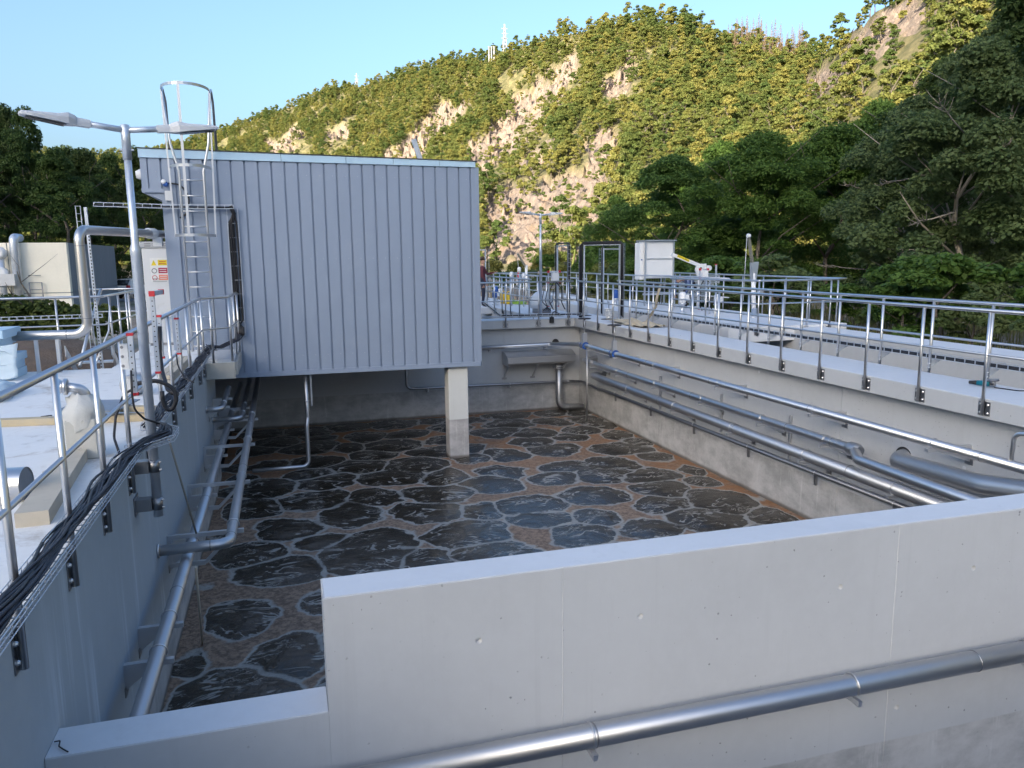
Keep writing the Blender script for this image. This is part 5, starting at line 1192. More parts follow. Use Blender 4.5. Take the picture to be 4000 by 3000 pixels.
for k in range(5): MB().tube([(at(66, 620, 1, tyy).x, tyy-.15, GZ+.7+k*.35), (at(66, 620, 1, tyy).x+.55, tyy-.15, GZ+.7+k*.35)], .02, 5).build('ladder_rung', STEEL_DARK, t)
# creeper bush in front of the tank and the dirt pile
cr = leaf_mesh('crown', [(x_, y_, .6, 1.0, .8, .7) for x_, y_ in ((-2.4, 0), (-1.5, .3), (-.7, 0), (.1, .2), (.9, 0), (1.6, .3))]+[(-1.9, .2, 1.25, .9, .7, .45), (-.7, .1, 1.25, 1.0, .7, .45), (.3, .1, 1.1, .8, .6, .4)], 16000, .13, LEAF_IVY, .8, .5, 123, .7)
cb = base(70, 27, GZ); place_tree('creeper_bush', 'dense green creeper bush in front of the cream tank', cr, bush_t, (cb.x-.2, cb.y, GZ+.2), (1.0, 1.0, .95), .25)
u, v = np.meshgrid(np.linspace(0, 1, 60), np.linspace(0, 1, 40), indexing='ij'); c_ = base(110, 20.3, GZ)
Xp = c_.x+(u-.5)*4.6; Yp = c_.y+(v-.5)*3.4; Zp = GZ-.02+1.15*np.clip(1-((u-.42)*2.1)**2-((v-.5)*2)**2, 0, None)**.8*(.85+.3*fbm(u*4, v*4, 3, 9))+.07*(fbm(u*22, v*22, 4, 4)-.5)
me = grid_mesh('dirt_pile', Xp-c_.x, Yp-c_.y, Zp-c_.z); m_ = basic('loose_soil', (.13, .1, .08), .95, 0, .35, 5, bmp=.8, bdist=.05); me.materials.append(m_)
tag(link('dirt_pile', me, None, c_), 'heap of dark loose soil beyond the deck edge', 'dirt pile')
# yard steps with stringer and handrails
t = thing('yard_steps', (-3.6, 16.9, GZ), 'steel yard steps with slanting handrails beside the strut mast', 'steps')
for k in range(4): MB().box((-3.95+.0*k, 16.6+k*.28, -.2-k*.22), (-3.2, 16.85+k*.28, -.17-k*.22)).build('tread', GALV, t)
for x in (-3.97, -3.18): MB().prism([(x, 16.4, -.02), (x, 17.75, GZ), (x, 17.75, GZ+.2), (x, 16.4, .18)], (.02, 0, 0)).build('stringer', GALV, t)
a = at(235, 650, 1, 16.4); b_ = at(172, 790, 1, 15.2)
MB().tube([at(218, 625, 1, 17), at(190, 720, 1, 16), at(172, 792, 1, 15.3)], .03, 10).build('handrail', STEEL, t)
MB().tube([at(237, 660, 1, 17), at(235, 715, 1, 17), at(205, 790, 1, 16)], .018, 8).build('handrail', STEEL, t)
# parked white car
def make_car(loc, rz, label):
    t = thing('parked_car', loc, label, 'car'); t.rotation_euler.z = rz; o = Vector(loc); W = .86
    prof = [(-2.0, .35), (-2.05, .7), (-1.95, .95), (-1.55, 1.42), (-.3, 1.5), (.55, 1.4), (1.15, .98), (1.95, .82), (2.1, .55), (2.08, .3)]
    V = []; wf = [1, 1, .98, .8, .78, .8, .95, .93, .9, .92]
    for s in (-1, 1): V += [(o.x+s*W*w_, o.y+y, o.z+z) for (y, z), w_ in zip(prof, wf)]
    nn = len(prof); F = [tuple(range(nn)), tuple(range(nn, 2*nn))]+[(i, (i+1) % nn, nn+(i+1) % nn, nn+i) for i in range(nn)]
    MB().add(V, F).build('body', basic('white_car_paint', (.75, .76, .78), .25), t)
    MB().add([(o.x-.62, o.y-1.95, o.z+1.0), (o.x+.62, o.y-1.95, o.z+1.0), (o.x+.55, o.y-1.61, o.z+1.38), (o.x-.55, o.y-1.61, o.z+1.38)], [(0, 1, 2, 3)]).build('rear_window', GLASS_DARK, t)
    for s in (-1, 1):
        MB().prism([(o.x+s*.83, o.y-1.6, o.z+1.0), (o.x+s*.83, o.y+.9, o.z+1.0), (o.x+s*.69, o.y+.5, o.z+1.36), (o.x+s*.69, o.y-1.35, o.z+1.38)], (s*.012, 0, 0)).build('side_window', GLASS_DARK, t)
        MB().bevbox((o.x+s*.72-.14, o.y-2.06, o.z+.78), (o.x+s*.72+.14, o.y-1.92, o.z+1.0), .02).build('tail_light', RED, t)
        for yy in (-1.3, 1.3):
            wl = MB().lathe((o.x+s*.7, o.y+yy, o.z+.31), (s, 0, 0), [(.31, 0), (.31, .16), (.28, .2)], 18).build('wheel', RUBBER, t)
            MB().lathe((o.x+s*.9, o.y+yy, o.z+.31), (s, 0, 0), [(.2, 0), (.17, .012)], 14).build('rim', LADDERALU, wl)
    MB().box((o.x-.8, o.y-2.1, o.z+.3), (o.x+.8, o.y-1.98, o.z+.48)).build('bumper', RUBBER, t)
c_ = base(299, 66, GZ); make_car((c_.x, c_.y, GZ), -.6, 'white hatchback parked in the yard beyond the steps')
c_ = base(262, 60, GZ)
MB().bevbox((c_.x-2.5, c_.y, GZ), (c_.x+3, c_.y+.4, GZ+.18), .03).build('concrete_kerb', GREYOLD, label='low concrete kerb by the parked car in the yard', cat='kerb')

# ================================================================ equipment on the right
def frame_leg(t, p, top, tray=True, n_c=5, side=.09):
    p = Vector(p); MB().bar(p, (p.x, p.y, top), .042, .042, (0, 1, 0)).build('upright', GALV, t)
def arch(label, pa, pb, ztop_, za, zb_, ncab=7, cat='cable frame'):
    a, b_ = Vector((*pa, 0)), Vector((*pb, 0)); d = (b_-a).normalized()
    t = thing('cable_arch', (a.x, a.y, za), label, cat, 'cable arches')
    MB().bar((a.x, a.y, za), (a.x, a.y, ztop_), .042, .042, (0, 1, 0)).build('upright', GALV, t); MB().bar((b_.x, b_.y, zb_), (b_.x, b_.y, ztop_), .042, .042, (0, 1, 0)).build('upright', GALV, t)
    MB().bar((a.x, a.y, ztop_-.03), (b_.x, b_.y, ztop_-.03), .042, .042).build('crossbar', GALV, t)
    for p, z in ((a, za), (b_, zb_)): MB().box((p.x-.028, p.y-.028, z-.02), (p.x+.028, p.y+.028, z+.002)).build('end_cap', RED, t)
    nrm = Vector((-d.y, d.x, 0))
    for k in range(ncab):
        o = nrm*((k % 4)*.02-.03)-Vector((0, 0, (k//4)*.022)); off = .07+.022*(k//4)
        MB().tube(fillet([a-d*off+o+Vector((0, 0, za+.15)), a-d*off+o+Vector((0, 0, ztop_+.05)), b_+d*off+o+Vector((0, 0, ztop_+.05)), b_+d*off+o+Vector((0, 0, zb_+.2))], .1, 5), .0115, 6).build('cable', CABLE, t)
    mb = MB()
    for p, z0 in ((a-d*.14, za), (b_+d*.14, zb_)):
        for s in (-.04, .04): mb.bar(p+nrm*s+Vector((0, 0, z0+.1)), p+nrm*s+Vector((0, 0, ztop_)), .006, .006, (0, 1, 0))
        for i in range(int((ztop_-z0)/.12)): mb.bar(p-nrm*.04+Vector((0, 0, z0+.1+i*.12)), p+nrm*.04+Vector((0, 0, z0+.1+i*.12)), .006, .006)
    tag(mb.build('wire_ladder', GALV, t), kind='stuff'); return t
pA = at(1262, 600, 1, 21.0); arch('wide cable arch with black cables over the walkway corner', (pA.x, 21.02), (at(1338, 600, 1, 20.2).x, 20.2), at(1300, 522, 1, 20.6).z-.05, -.18, -.1, 14)
pB = at(1204, 600, 1, 22.3); arch('narrow cable arch with black cables by the far lamp post', (pB.x, 22.3), (at(1227, 600, 1, 21.1).x, 21.1), at(1216, 525, 1, 21.7).z-.05, -.1, -.2, 7)
pC = at(1303, 600, 1, 21.6); arch('galvanised cable arch standing behind the wide one', (pC.x, 21.6), (at(1338, 600, 1, 21.9).x, 21.9), at(1320, 532, 1, 21.7).z-.05, -.1, -.1, 3)
pD = at(1041, 590, 1, 29.5); arch('distant cable arch at the corner of the plant room', (pD.x-.4, 29.5), (at(1049, 590, 1, 29.5).x, 29.5), at(1045, 538, 1, 29.5).z, -.1, -.1, 3)
# low tray along the back ledge railing
ladder_tray('cable_tray', 'dark cable tray slung low along the back ledge railing', [(at(1044, 648, 1, 20.86).x, 20.86, .5), (at(1080, 680, 1, 20.86).x, 20.86, .12), (7.9, 20.86, .1), (8.25, 21.0, .08)], .1, .06, .17, load=5)
for yv, x1v in ((at(1100, 684, 1, 21.0).z, 1152), (at(1100, 693, 1, 20.9).z, 1247)):
    MB().tube(fillet([(4.3, 21.05, yv), (at(x1v, 690, 1, 21.05).x, 21.05, yv), (at(x1v, 690, 1, 21.05).x+.03, 21.05, yv-.25)], .08, 4), .018, 8).build('conduit', STEEL, label=f'thin steel conduit {"with bent end " if x1v==1152 else ""}low along the back ledge', cat='pipe')
q = at(1192, 690, 1, 20.9); t = thing('black_socket', (q.x, 20.9, q.z), 'small black box on a cable at the back ledge', 'box'); MB().bevbox((q.x-.06, 20.87, q.z-.1), (q.x+.06, 20.94, q.z+.07), .01).build('housing', RUBBER, t)
MB().tube(fillet([(q.x, 20.9, q.z+.06), (q.x+.02, 20.88, q.z+.25), (q.x+.3, 20.86, .1)], .12, 5), .014, 6).build('lead', CABLE, t)
# instrument boxes on struts
def ibox(label, vx0, vy0, vx1, vy1, y, zfoot, legs=True):
    a, b_ = at(vx0, vy0, 1, y), at(vx1, vy1, 1, y); t = thing('instrument_box', ((a.x+b_.x)/2, y, zfoot), label, 'instrument box', 'instrument boxes on struts')
    MB().bevbox((a.x+.06, y-.05, b_.z+.02), (b_.x-.06, y+.08, a.z-.03), .01).build('box', WHITE, t)
    for z in (a.z, b_.z): MB().bar((a.x, y+.1, z), (b_.x, y+.1, z), .041, .041).build('cross_strut', GALV, t)
    for x in (a.x+.02, b_.x-.02): MB().bar((x, y+.145, zfoot), (x, y+.145, a.z+.02), .041, .041, (0, 1, 0)).build('upright', GALV, t)
    for x in (a.x, b_.x):
        for z in (a.z, b_.z): MB().box((x-.03, y+.07, z-.03), (x+.03, y+.13, z+.03)).build('end_cap', RED, t)
    for x in (a.x+.02, b_.x-.02): MB().box((x-.025, y+.12, zfoot-.02), (x+.025, y+.17, zfoot)).build('end_cap', RED, t)
    for k in range(2): MB().tube(fillet([((a.x+b_.x)/2+.06*k-.03, y, b_.z), ((a.x+b_.x)/2+(.2 if k else -.16), y-.02, b_.z-.2), ((a.x+b_.x)/2+(.2 if k else -.16), y, zfoot+.1), ((a.x+b_.x)/2+(.3 if k else -.05), y, zfoot-.1)], .08, 4), .016, 6).build('lead', CABLE, t)
ibox('white instrument box with red strut caps on the back ledge railing', 1187, 587, 1211, 609, 21.05, .35)
ibox('white instrument box with red strut caps under the white crane', 1516, 582, 1532, 602, 21.4, .1)
t = strut('strut', 'upright strut with red cap next to the crane instrument box', (at(1547, 660, 1, 20.6).x, 20.6, at(1547, 665, 1, 20.6).z), (at(1547, 572, 1, 20.6).x, 20.6, at(1547, 572, 1, 20.6).z))
# control cabinet on legs
cyv = 24.3; a, b_ = at(1395, 521, 1, cyv), at(1452, 600, 1, cyv); xl_ = at(1382, 521, 1, cyv+.5).x
t = thing('control_cabinet', ((a.x+b_.x)/2, cyv, .06), 'white control cabinet in an aluminium frame on tall legs', 'cabinet')
MB().bevbox((a.x, cyv, b_.z), (b_.x, cyv+.55, a.z), .01).build('body', WHITE, t)
MB().box((a.x-.05, cyv-.12, a.z+.004), (b_.x+.08, cyv+.65, a.z+.04)).build('roof', LADDERALU, t)
MB().bevbox((a.x-.16, cyv+.1, b_.z-.05), (a.x-.003, cyv+.5, a.z-.05), .01).build('side_box', WHITE, t)
MB().lathe((a.x-.09, cyv+.1, (a.z+b_.z)/2), (0, -1, 0), [(.025, 0), (.02, .01)], 12).build('blue_badge', BLUE, t)
for z in (b_.z+.01, (a.z+b_.z)/2+.03, a.z-.02): MB().bar((a.x, cyv-.012, z), (b_.x, cyv-.012, z), .02, .035, (0, 0, 1)).build('frame_bar', LADDERALU, t)
for x in (a.x-.02, b_.x+.02):
    for y in (cyv-.02, cyv+.6): MB().bar((x, y, .06), (x, y, a.z), .05, .05, (0, 1, 0)).build('leg', LADDERALU, t)
for k in range(9): MB().tube([(a.x+.1+k*.09, cyv+.2, b_.z-.01), (a.x+.1+k*.09, cyv+.2, b_.z-.28-.05*(k % 3)), (a.x+.15+k*.08, cyv+.3, .1)], .014, 6).build('cable_tail', CABLE if k % 2 else CABLE_GREY, t)
MB().bar((a.x-.1, cyv-.05, .45), (b_.x+.2, cyv-.05, .45), .05, .06).build('cross_bar', GALV, t)
# davit cranes
t = thing('davit_crane', (12.65, 22, .06), 'white davit crane with yellow load plate beside the control cabinet', 'crane')
A0 = Vector((12.62, 22, .06)); hd = at(1515, 578, 1, 22); tip = at(1450, 549, 1, 22)
MB().tube([A0, (12.66, 22, hd.z-.15)], .055, 16).build('mast', WHITE, t); MB().lathe((12.62, 22, .45), (0, 0, 1), [(.08, 0), (.085, .02), (.085, .12), (.07, .14)], 16).build('swivel', LADDERALU, t)
MB().prism([hd+Vector((-.16, -.04, .12)), hd+Vector((.16, -.04, .12)), hd+Vector((.14, -.04, -.05)), hd+Vector((.02, -.04, -.32)), hd+Vector((-.1, -.04, -.32)), hd+Vector((-.2, -.04, -.08))], (0, .09, 0)).build('head_plate', WHITE, t)
MB().lathe(hd+Vector((-.04, -.041, -.03)), (0, -1, 0), [(.045, 0), (.045, .004)], 16).build('head_hole', RUBBER, t)
MB().lathe(hd+Vector((.24, -.1, -.02)), (0, 1, 0), [(.07, 0), (.085, .01), (.085, .15), (.07, .16)], 16).build('winch_drum', WHITE, t)
bm_ = MB().bar(hd+Vector((-.1, 0, .08)), tip, .06, .1).build('boom', WHITE, t)
dv = (tip-hd).normalized(); mid_ = hd+(tip-hd)*.62; ang = math.atan2(dv.z, -dv.x)
yp = MB().bar(mid_-dv*.22+Vector((0, -.035, .03)), mid_+dv*.22+Vector((0, -.035, .03)), .004, .075).build('load_plate', MATS['sign_yellow'], t)
text('NOSNOST 500 KG', .05, mid_+Vector((0, -.039, .03)), t, RUBBER, ry=ang)
t = thing('davit_crane', (12.3, 18.5, .06), 'davit crane with dark raised boom and hanging cable on the bridging slab', 'crane')
bs = at(1629, 676, 1, 18.5); hd = at(1627, 590, 1, 18.5); tip = at(1617, 512, 1, 18.5)
MB().tube([(bs.x, 18.5, .06), (hd.x, 18.5, hd.z)], .06, 16).build('mast', WHITE, t); MB().lathe((bs.x, 18.5, .06), (0, 0, 1), [(.13, 0), (.13, .02), (.075, .03), (.075, .25)], 18).build('base', LADDERALU, t)
MB().prism([hd+Vector((-.09, -.05, .28)), hd+Vector((.13, -.05, .3)), hd+Vector((.07, -.05, -.3)), hd+Vector((-.06, -.05, -.2))], (0, .1, 0)).build('head_plate', LADDERALU, t)
MB().bar(hd+Vector((.02, 0, .0)), tip, .06, .08, (0, 1, 0)).build('boom', STEEL_GREEN, t)
MB().lathe(tip+Vector((0, -.04, .03)), (0, 1, 0), [(.05, 0), (.06, .01), (.06, .07), (.05, .08)], 14).build('pulley', WHITE, t)
MB().tube([tip+Vector((-.05, 0, 0)), tip+Vector((-.09, 0, -1.7))], .009, 5).build('rope', LAMPGREY, t); MB().lathe((bs.x+.14, 18.4, .75), (0, 1, 0), [(.05, 0), (.07, .01), (.07, .14), (.05, .15)], 14).build('winch', LADDERALU, t)
t = thing('davit_crane', (at(1137, 600, 1, 30.4).x, 30.4, 0), 'small distant davit crane with red hook beyond the far lamp post', 'crane')
x = at(1137, 600, 1, 30.4).x; zh = at(1134, 573, 1, 30.4).z; tp = at(1118, 548, 1, 30.4)
MB().tube([(x, 30.4, 0), (x, 30.4, zh)], .06, 10).build('mast', WHITE, t); MB().bar((x, 30.4, zh-.1), tp, .07, .09, (0, 1, 0)).build('boom', STEEL_GREEN, t)
MB().tube([tp, tp+Vector((.03, 0, -.75))], .01, 5).build('rope', LAMPGREY, t); MB().lathe(tp+Vector((.03, 0, -.95)), (0, 0, 1), [(.02, 0), (.06, .05), (.06, .14), (.02, .2)], 10).build('hook_block', RED, t)
# canvas and strap on the walkway
crumple('canvas_sheet', 'crumpled beige canvas lying on the walkway behind the railing', 'canvas', 8.35, 9.05, 17.2, 19.4, lambda u, v: .02+.16*np.clip(fbm(u*3, v*5, 3, 31)-.42, 0, None)*2.2*np.sin(u*3.1)*np.sin(v*3.1), CANVAS, 44, .06, 15)
a = at(1427, 617, 1, 18.0); b_ = at(1395, 690, 1, 18.3)
mb = MB(); pts = [Vector((a.x-.02, 18.0, a.z-.02)), Vector((a.x+.02, 18.02, a.z+.05)), Vector((a.x-.12, 17.96, a.z-.3)), (a+b_)/2+Vector((.03, -.1, -.1)), Vector((b_.x, 18.3, .03)), Vector((b_.x-.4, 18.6, .03))]
pts = fillet(pts, .1, 4); V = []
for p in pts: V += [p+Vector((-.035, 0, 0)), p+Vector((.035, .01, 0))]
mb.add(V, [(2*i, 2*i+1, 2*i+3, 2*i+2) for i in range(len(pts)-1)]); o = mb.build('flat_hose', CANVAS, label='flat pale hose hanging over the walkway railing onto the canvas', cat='hose'); o.modifiers.new('t', 'SOLIDIFY').thickness = .008
# angle grinder and lead
g0 = at(2128, 836, 2, 0); t = thing('angle_grinder', g0, 'teal angle grinder lying on the walkway with its lead', 'angle grinder')
d = Vector((.35, -1, 0)).normalized(); sx = Vector((-d.y, d.x, 0))
def gp(l, s=0, z=0): return g0+d*l+sx*s+Vector((0, 0, z))
MB().tube([gp(-.2, 0, .04), gp(-.1, 0, .045)], [.022, .03], 10).build('rear_handle', RUBBER, t); MB().tube([gp(-.1, 0, .045), gp(.05, 0, .05)], [.033, .036], 12).build('motor_body', TEAL, t)
MB().lathe(gp(.09, 0, .02), (0, 0, 1), [(.03, 0), (.036, .02), (.034, .06), (.02, .07)], 12).build('gear_head', STEEL_DARK, t); MB().lathe(gp(.1, 0, .095), (0, .1, 1), [(.062, 0), (.064, .003), (.062, .006)], 22).build('disc', DARKIRON, t)
MB().lathe(gp(.08, .02, .082), (0, .1, 1), [(.066, 0), (.068, .004), (.068, .03)], 18).build('guard', STEEL_DARK, t); MB().tube([gp(.1, 0, .05), gp(.12, -.14, .07)], .014, 8).build('side_handle', RUBBER, t)
cable('dark power lead of the grinder curling over the walkway', [gp(.12, -.02, .012), gp(.45, -.05, .01), gp(.5, .3, .012), gp(.9, .35, .015), gp(.75, .1, .02), gp(1.0, .5, .25), gp(1.3, .7, .6)], .007, CABLE, .08, 'cable', 'power_lead')
# valve actuators and pumps on the channel slab
def pump(loc, s, label, cap=BLUE):
    L = Vector(loc); t = thing('pump_unit', L, label, 'pump', 'small pumps and actuators')
    MB().lathe(L, (0, 0, 1), [(.14*s, 0), (.14*s, .04*s), (.07*s, .05*s), (.07*s, .28*s), (.12*s, .3*s), (.12*s, .34*s)], 14).build('base', LADDERALU, t)
    MB().lathe(L+Vector((0, 0, .34*s)), (0, 0, 1), [(.09*s, 0), (.11*s, .03*s), (.11*s, .3*s), (.06*s, .36*s)], 14).build('motor', cap, t)
    MB().bevbox(L+Vector((.08*s, -.06*s, .4*s)), L+Vector((.22*s, .06*s, .6*s)), .01).build('terminal_box', WHITE, t)
pump((11.3, 20.6, .06), .9, 'pump with white head on the slab near the crane', WHITE); pump((12.2, 20.2, .06), .8, 'grey pump on the slab behind the crane instrument box', LAMPGREY)
pump((7.6, 28.0, 0), .8, 'blue pump on the dividing wall by the yellow cans', BLUE); pump((8.0, 29.3, 0), .9, 'farther blue pump on the dividing wall', BLUE); pump((10.9, 24.5, .06), .8, 'blue pump below the control cabinet', BLUE)
for k, (vx_, y) in enumerate(((1088, 28.6), (1099, 28.2))):
    q = at(vx_, 640, 1, y); t = thing('jerry_can', (q.x, y, 0), 'yellow plastic jerry can on the dividing wall behind the railings', 'jerry can', 'yellow jerry cans'); MB().bevbox((q.x-.11, y-.1, .003), (q.x+.11, y+.1, .4), .03).build('body', YELLOW, t)
    MB().tube(fillet([(q.x-.07, y, .39), (q.x-.05, y, .47), (q.x+.05, y, .47), (q.x+.07, y, .39)], .03, 3), .014, 6).build('handle', YELLOW, t); MB().lathe((q.x+.07, y-.05, .4), (0, 0, 1), [(.03, 0), (.03, .04)], 10).build('cap', RUBBER, t)
q = at(1115, 655, 2, .02); mb = MB(); pts = [(q.x+.32*math.cos(a)*(1-.01*a), q.y+.95*math.sin(a)*(1-.01*a), .02+.004*a) for a in np.linspace(0, 25, 120)]; mb.tube(pts, .014, 6)
mb.build('hose_coil', BRIGHTGREEN, label='bright green hose coiled on the white dividing wall', cat='hose')
for k, (vx_, y, zl) in enumerate(((1105, 27, .75), (1122, 28, .9), (1131, 26.5, .7))):
    x = at(vx_, 620, 1, y).x; t = thing('level_sensor', (x, y, 0), ['white level sensor on a short post by the yellow cans', 'tallest white level sensor head on a post behind the railings', 'white sensor post close to the far lamp post'][k], 'sensor', 'white sensor posts')
    MB().tube([(x, y, 0), (x, y, zl+.3)], .022, 8).build('post', STEEL, t); MB().lathe((x, y, zl+.28), (0, 0, 1), [(.03, 0), (.07, .03), (.07, .17), (.03, .2)], 12).build('head', WHITE, t)
q = at(1170, 640, 1, 23.4); t = thing('covered_unit', (q.x, 23.4, 0), 'pale domed cover with hanging cables beside the far lamp post', 'cover'); MB().lathe((q.x, 23.4, .0), (0, 0, 1), [(.36, .15), (.38, .3), (.34, .5), (.2, .64), (.05, .68)], 18).build('cover', WHITE, t); MB().lathe((q.x, 23.4, 0), (0, 0, 1), [(.3, 0), (.3, .16)], 14).build('stand', STEEL_DARK, t)
for k in range(4): MB().tube(fillet([(q.x-.1+.1*k, 22.85, .75), (q.x-.2+.12*k, 22.8, .4), (q.x+.1-.08*k, 22.82, .1)], .1, 4), .013, 6).build('cable', CABLE, t)
# conical springs (vent bellows) on the walkway, grating panel, roller shutter
for k, (vx_, vy_) in enumerate(((1262, 682), (1315, 690))):
    q = at(vx_, vy_, 2, .0); t = thing('vent_bellows', q, ['ribbed pale bellows on the walkway beside the wide cable arch', 'ribbed pale bellows on the walkway under the wide cable arch'][k], 'vent'); mb = MB()
    for i in range(6): mb.lathe(q+Vector((0, 0, .02+i*.05)), (0, 0, 1), [(.07, 0), (.11, .02), (.07, .045)], 16)
    mb.build('bellows', WHITE, t); MB().lathe(q, (0, 0, 1), [(.22, 0), (.22, .012)], 20).build('base_plate', DARKIRON, t); MB().tube([q+Vector((0, 0, .3)), q+Vector((0, 0, .5))], .012, 6).build('stem', STEEL_DARK, t)
q = at(1510, 640, 1, 24.6); t = thing('louvre_panel', (q.x, 24.6, .06), 'grey horizontal louvre panel behind the worker and the crane', 'louvre')
for i in range(16): MB().bar((q.x-.75, 24.6, .12+i*.06), (q.x+.75, 24.6, .12+i*.06), .03, .045).build('slat', GALV, t)
for x in (-.77, .77): MB().bar((q.x+x, 24.6, .06), (q.x+x, 24.6, 1.1), .05, .05, (0, 1, 0)).build('frame_post', GALV, t)

# ================================================================ power line on the ridge
def ridge_at(vx_, t_=.97):
    v = ray(vx_, 90); a_ = math.atan2(v[0], v[1]); return [float(c_) for c_ in hill_point(np.array(a_), np.array(t_))]
PYL = basic('pale_pylon_paint', (.3, .315, .33), .6, .2)
def pylon(vx_, vtop, label, t_=1.0):
    x, y, z = ridge_at(vx_, t_); D = math.hypot(x, y); v = ray(vx_, vtop); H_ = EYE+D*v[2]/math.hypot(v[0], v[1])-z+2; t = thing('pylon', (x, y, z-2), label, 'pylon', 'power pylons on the ridge')
    w0 = H_*.07; mb = MB()
    for sx_ in (-1, 1):
        for sy in (-1, 1): MB().bar((x+sx_*w0, y+sy*w0, z-2), (x+sx_*w0*.12, y+sy*w0*.12, z-2+H_), .35, .35, (0, 1, 0)).build('leg', PYL, t)
    for i in range(9):
        f0, f1 = i/9, (i+1)/9
        for sx_ in (-1, 1): mb.bar((x+sx_*w0*(1-.88*f0), y-w0*(1-.88*f0), z-2+H_*f0), (x-sx_*w0*(1-.88*f1), y-w0*(1-.88*f1), z-2+H_*f1), .22, .22)
    mb.build('lattice', PYL, t)
    for f in (.58, .72, .86): MB().bar((x-H_*.1, y, z-2+H_*f), (x+H_*.1, y, z-2+H_*f), .3, .4).build('cross_arm', PYL, t)
pylon(1090, 52, 'pale lattice power pylon standing on the ridge above the rocks'); pylon(767, 158, 'small far lattice pylon just clearing the ridge trees', 1.02)
for k, vx_ in enumerate((1056, 1061.5, 1067)):
    x, y, z = ridge_at(vx_, .95); D = math.hypot(x, y); v = ray(vx_, 100); zt_ = EYE+D*v[2]/math.hypot(v[0], v[1])
    t = thing('utility_pole', (x, y, z), 'pale utility pole in a row of three near the ridge pylon', 'pole', 'row of three poles on the ridge'); MB().tube([(x, y, z), (x, y, zt_)], [.5, .4], 8).build('shaft', PYL, t); MB().bar((x-.9, y, zt_-.4), (x+.9, y, zt_-.4), .25, .25).build('cross_arm', PYL, t)

# ================================================================ people
def person(name, label, loc, rz, J, E, mats, group=None, hat=None):
    """J: joint -> (co, radius); E: bones; skin grown over the joints as one surface"""
    names = list(J); me_ = bpy.data.meshes.new('figure'); me_.from_pydata([J[k][0] for k in names], [(names.index(a), names.index(b_)) for a, b_ in E], [])
    bm = bmesh.new(); bm.from_mesh(me_); sl = bm.verts.layers.skin.verify(); bm.verts.ensure_lookup_table()
    for i, k in enumerate(names): bm.verts[i][sl].radius = (J[k][1], J[k][1] if len(J[k]) < 3 else J[k][2]); bm.verts[i][sl].use_root = (k == 'pelvis')
    bm.to_mesh(me_); bm.free(); o = bpy.data.objects.new('figure', me_); COL.objects.link(o)
    o.modifiers.new('s', 'SKIN'); sb = o.modifiers.new('d', 'SUBSURF'); sb.levels = 2; sb.render_levels = 2
    me2 = bpy.data.meshes.new_from_object(o.evaluated_get(bpy.context.evaluated_depsgraph_get())); bpy.data.objects.remove(o)
    me2.materials.clear(); keys = ['skin', 'top', 'legs', 'shoes']
    for k in keys: me2.materials.append(mats[k])
    co = np.array([J[k][0] for k in names]); zone = [0 if (k.startswith(('head', 'hand', 'f', 'nose', 'jaw', 'neck')) and not k.startswith('foot')) else 3 if k.startswith(('foot', 'toe')) else 2 if k.startswith(('hip', 'knee', 'ankle')) else 1 for k in names]
    for p in me2.polygons: p.use_smooth = True; c_ = np.array(p.center); p.material_index = zone[int(np.argmin(((co-c_)**2).sum(1)))]
    t = thing(name, loc, label, 'person', group); t.rotation_euler.z = rz
    ob = link('body', me2, t)
    if hat: 
        h = bpy.data.objects.new('cap', hat); COL.objects.link(h); h.parent = t
    return t
def hand(J, E, k, wrist, d, side):
    w_ = Vector(wrist); d = Vector(d).normalized(); s = Vector(side).normalized(); J['hand'+k] = (tuple(w_+d*.05), .03, .018); E.append(('wr'+k, 'hand'+k)); J['handb'+k] = (tuple(w_+d*.09), .036, .016); E.append(('hand'+k, 'handb'+k))
    for i in range(4):
        o = (i-1.5)*.02; L = (.065, .078, .074, .058)[i]; J[f'fa{i}{k}'] = (tuple(w_+d*(.1+L*.5)+s*o), .0095); J[f'fb{i}{k}'] = (tuple(w_+d*(.1+L)+s*o+Vector((0, 0, -.015))), .008); E += [('handb'+k, f'fa{i}{k}'), (f'fa{i}{k}', f'fb{i}{k}')]
    J['ft'+k] = (tuple(w_+d*.07+s*-.045), .011); J['fu'+k] = (tuple(w_+d*.11+s*-.055), .009); E += [('hand'+k, 'ft'+k), ('ft'+k, 'fu'+k)]
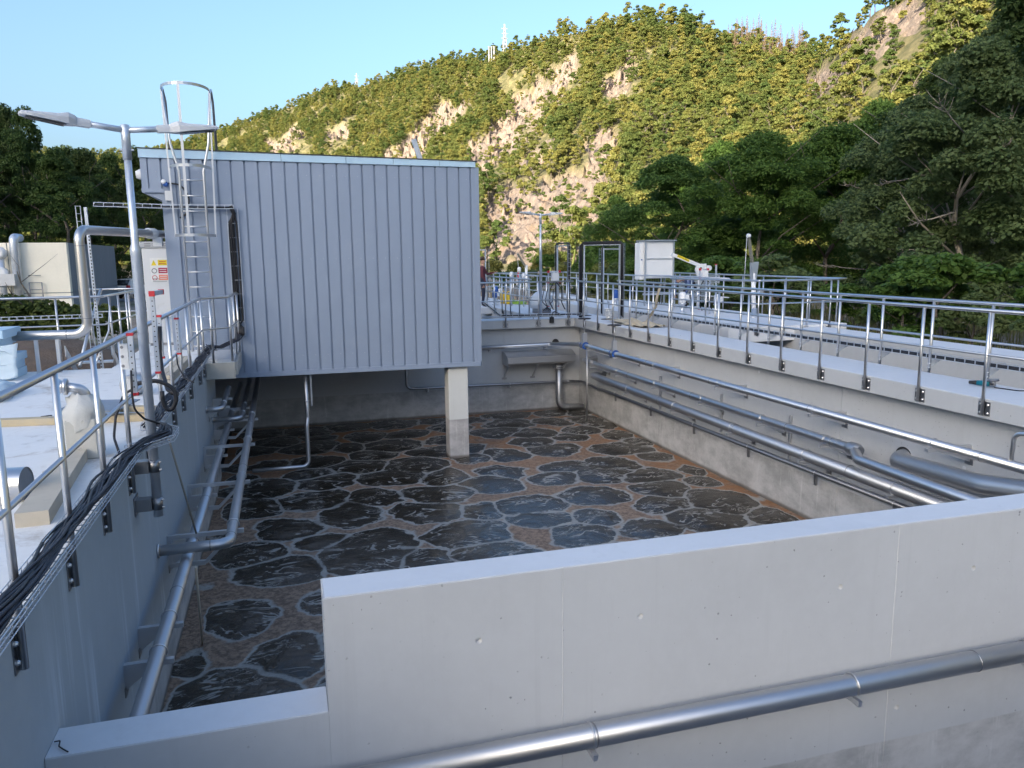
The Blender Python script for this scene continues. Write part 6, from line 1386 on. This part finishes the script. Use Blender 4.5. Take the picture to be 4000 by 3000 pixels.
def stand():
    J = {'pelvis': ((0, 0, .95), .14, .11), 'waist': ((0, 0, 1.08), .135, .1), 'chest': ((0, 0, 1.3), .165, .115), 'neck': ((0, .01, 1.49), .055), 'head0': ((0, .0, 1.58), .075, .09), 'head1': ((0, 0, 1.68), .075, .095), 'head2': ((0, 0, 1.74), .05, .06)}
    E = [('pelvis', 'waist'), ('waist', 'chest'), ('chest', 'neck'), ('neck', 'head0'), ('head0', 'head1'), ('head1', 'head2')]
    J['nose'] = ((0, -.1, 1.63), .014); E.append(('head0', 'nose'))
    for k, s in (('L', -1), ('R', 1)):
        J['hip'+k] = ((s*.1, 0, .88), .095); J['knee'+k] = ((s*.11, -.02, .5), .062); J['ankle'+k] = ((s*.11, .02, .1), .042); J['foot'+k] = ((s*.11, -.03, .05), .045); J['toe'+k] = ((s*.12, -.16, .035), .035)
        E += [('pelvis', 'hip'+k), ('hip'+k, 'knee'+k), ('knee'+k, 'ankle'+k), ('ankle'+k, 'foot'+k), ('foot'+k, 'toe'+k)]
        J['sh'+k] = ((s*.2, 0, 1.4), .062); E.append(('chest', 'sh'+k))
        el = (s*.27, -.02, 1.12) if s < 0 else (s*.27, -.12, 1.14); wr = (s*.27, -.12, .9) if s < 0 else (s*.2, -.36, 1.2)
        J['el'+k] = (el, .045); J['wr'+k] = (wr, .03); E += [('sh'+k, 'el'+k), ('el'+k, 'wr'+k)]
        hand(J, E, k, wr, Vector(wr)-Vector(el), (1, 0, 0) if s > 0 else (0, 1, 0))
    return J, E
J, E = stand(); q = at(1043, 600, 1, 27.3)
hc = MB().lathe((0, .01, 1.66), (0, .1, 1), [(.096, 0), (.098, .05), (.075, .1), (.03, .125)], 14).mesh('hair'); hc.materials.append(basic('brown_hair', (.06, .035, .02), .8))
MB().bevbox((q.x-.6, 26.9, -.25), (q.x+.6, 27.9, -.002), .02).build('side_slab', CONC_TOP, label='white slab end under the standing worker', cat='slab')
person('person', 'person in dark workwear standing by the corner of the plant room', (q.x, 27.3, 0), 1.2, J, E, {'skin': SKIN, 'top': basic('maroon_cloth', (.12, .03, .04), .9), 'legs': CLOTH_NAVY, 'shoes': RUBBER}, hat=hc)
def bend():
    J = {'pelvis': ((0, .1, .78), .15, .13), 'waist': ((0, -.05, .9), .14, .11), 'chest': ((0, -.28, .98), .17, .12), 'neck': ((0, -.46, .96), .055), 'head0': ((0, -.54, .92), .08), 'head1': ((0, -.62, .9), .085), 'head2': ((0, -.68, .88), .055)}
    E = [('pelvis', 'waist'), ('waist', 'chest'), ('chest', 'neck'), ('neck', 'head0'), ('head0', 'head1'), ('head1', 'head2')]
    for k, s in (('L', -1), ('R', 1)):
        J['hip'+k] = ((s*.11, .1, .7), .1); J['knee'+k] = ((s*.14, -.12, .42), .065); J['ankle'+k] = ((s*.13, .08, .1), .045); J['foot'+k] = ((s*.13, .03, .05), .045); J['toe'+k] = ((s*.14, -.1, .035), .035)
        E += [('pelvis', 'hip'+k), ('hip'+k, 'knee'+k), ('knee'+k, 'ankle'+k), ('ankle'+k, 'foot'+k), ('foot'+k, 'toe'+k)]
        J['sh'+k] = ((s*.2, -.36, .96), .062); J['el'+k] = ((s*.25, -.42, .68), .045); J['wr'+k] = ((s*.18, -.5, .45), .03)
        E += [('chest', 'sh'+k), ('sh'+k, 'el'+k), ('el'+k, 'wr'+k)]; hand(J, E, k, J['wr'+k][0], (0, -.2, -1), (1, 0, 0))
    return J, E
J, E = bend(); q = at(1488, 655, 1, 22.6)
person('person', 'person in blue shirt and dark trousers bending over behind the walkway railings', (q.x, 22.6, .06), -1.1, J, E, {'skin': SKIN, 'top': CLOTH_BLUE, 'legs': CLOTH_DARK, 'shoes': RUBBER})
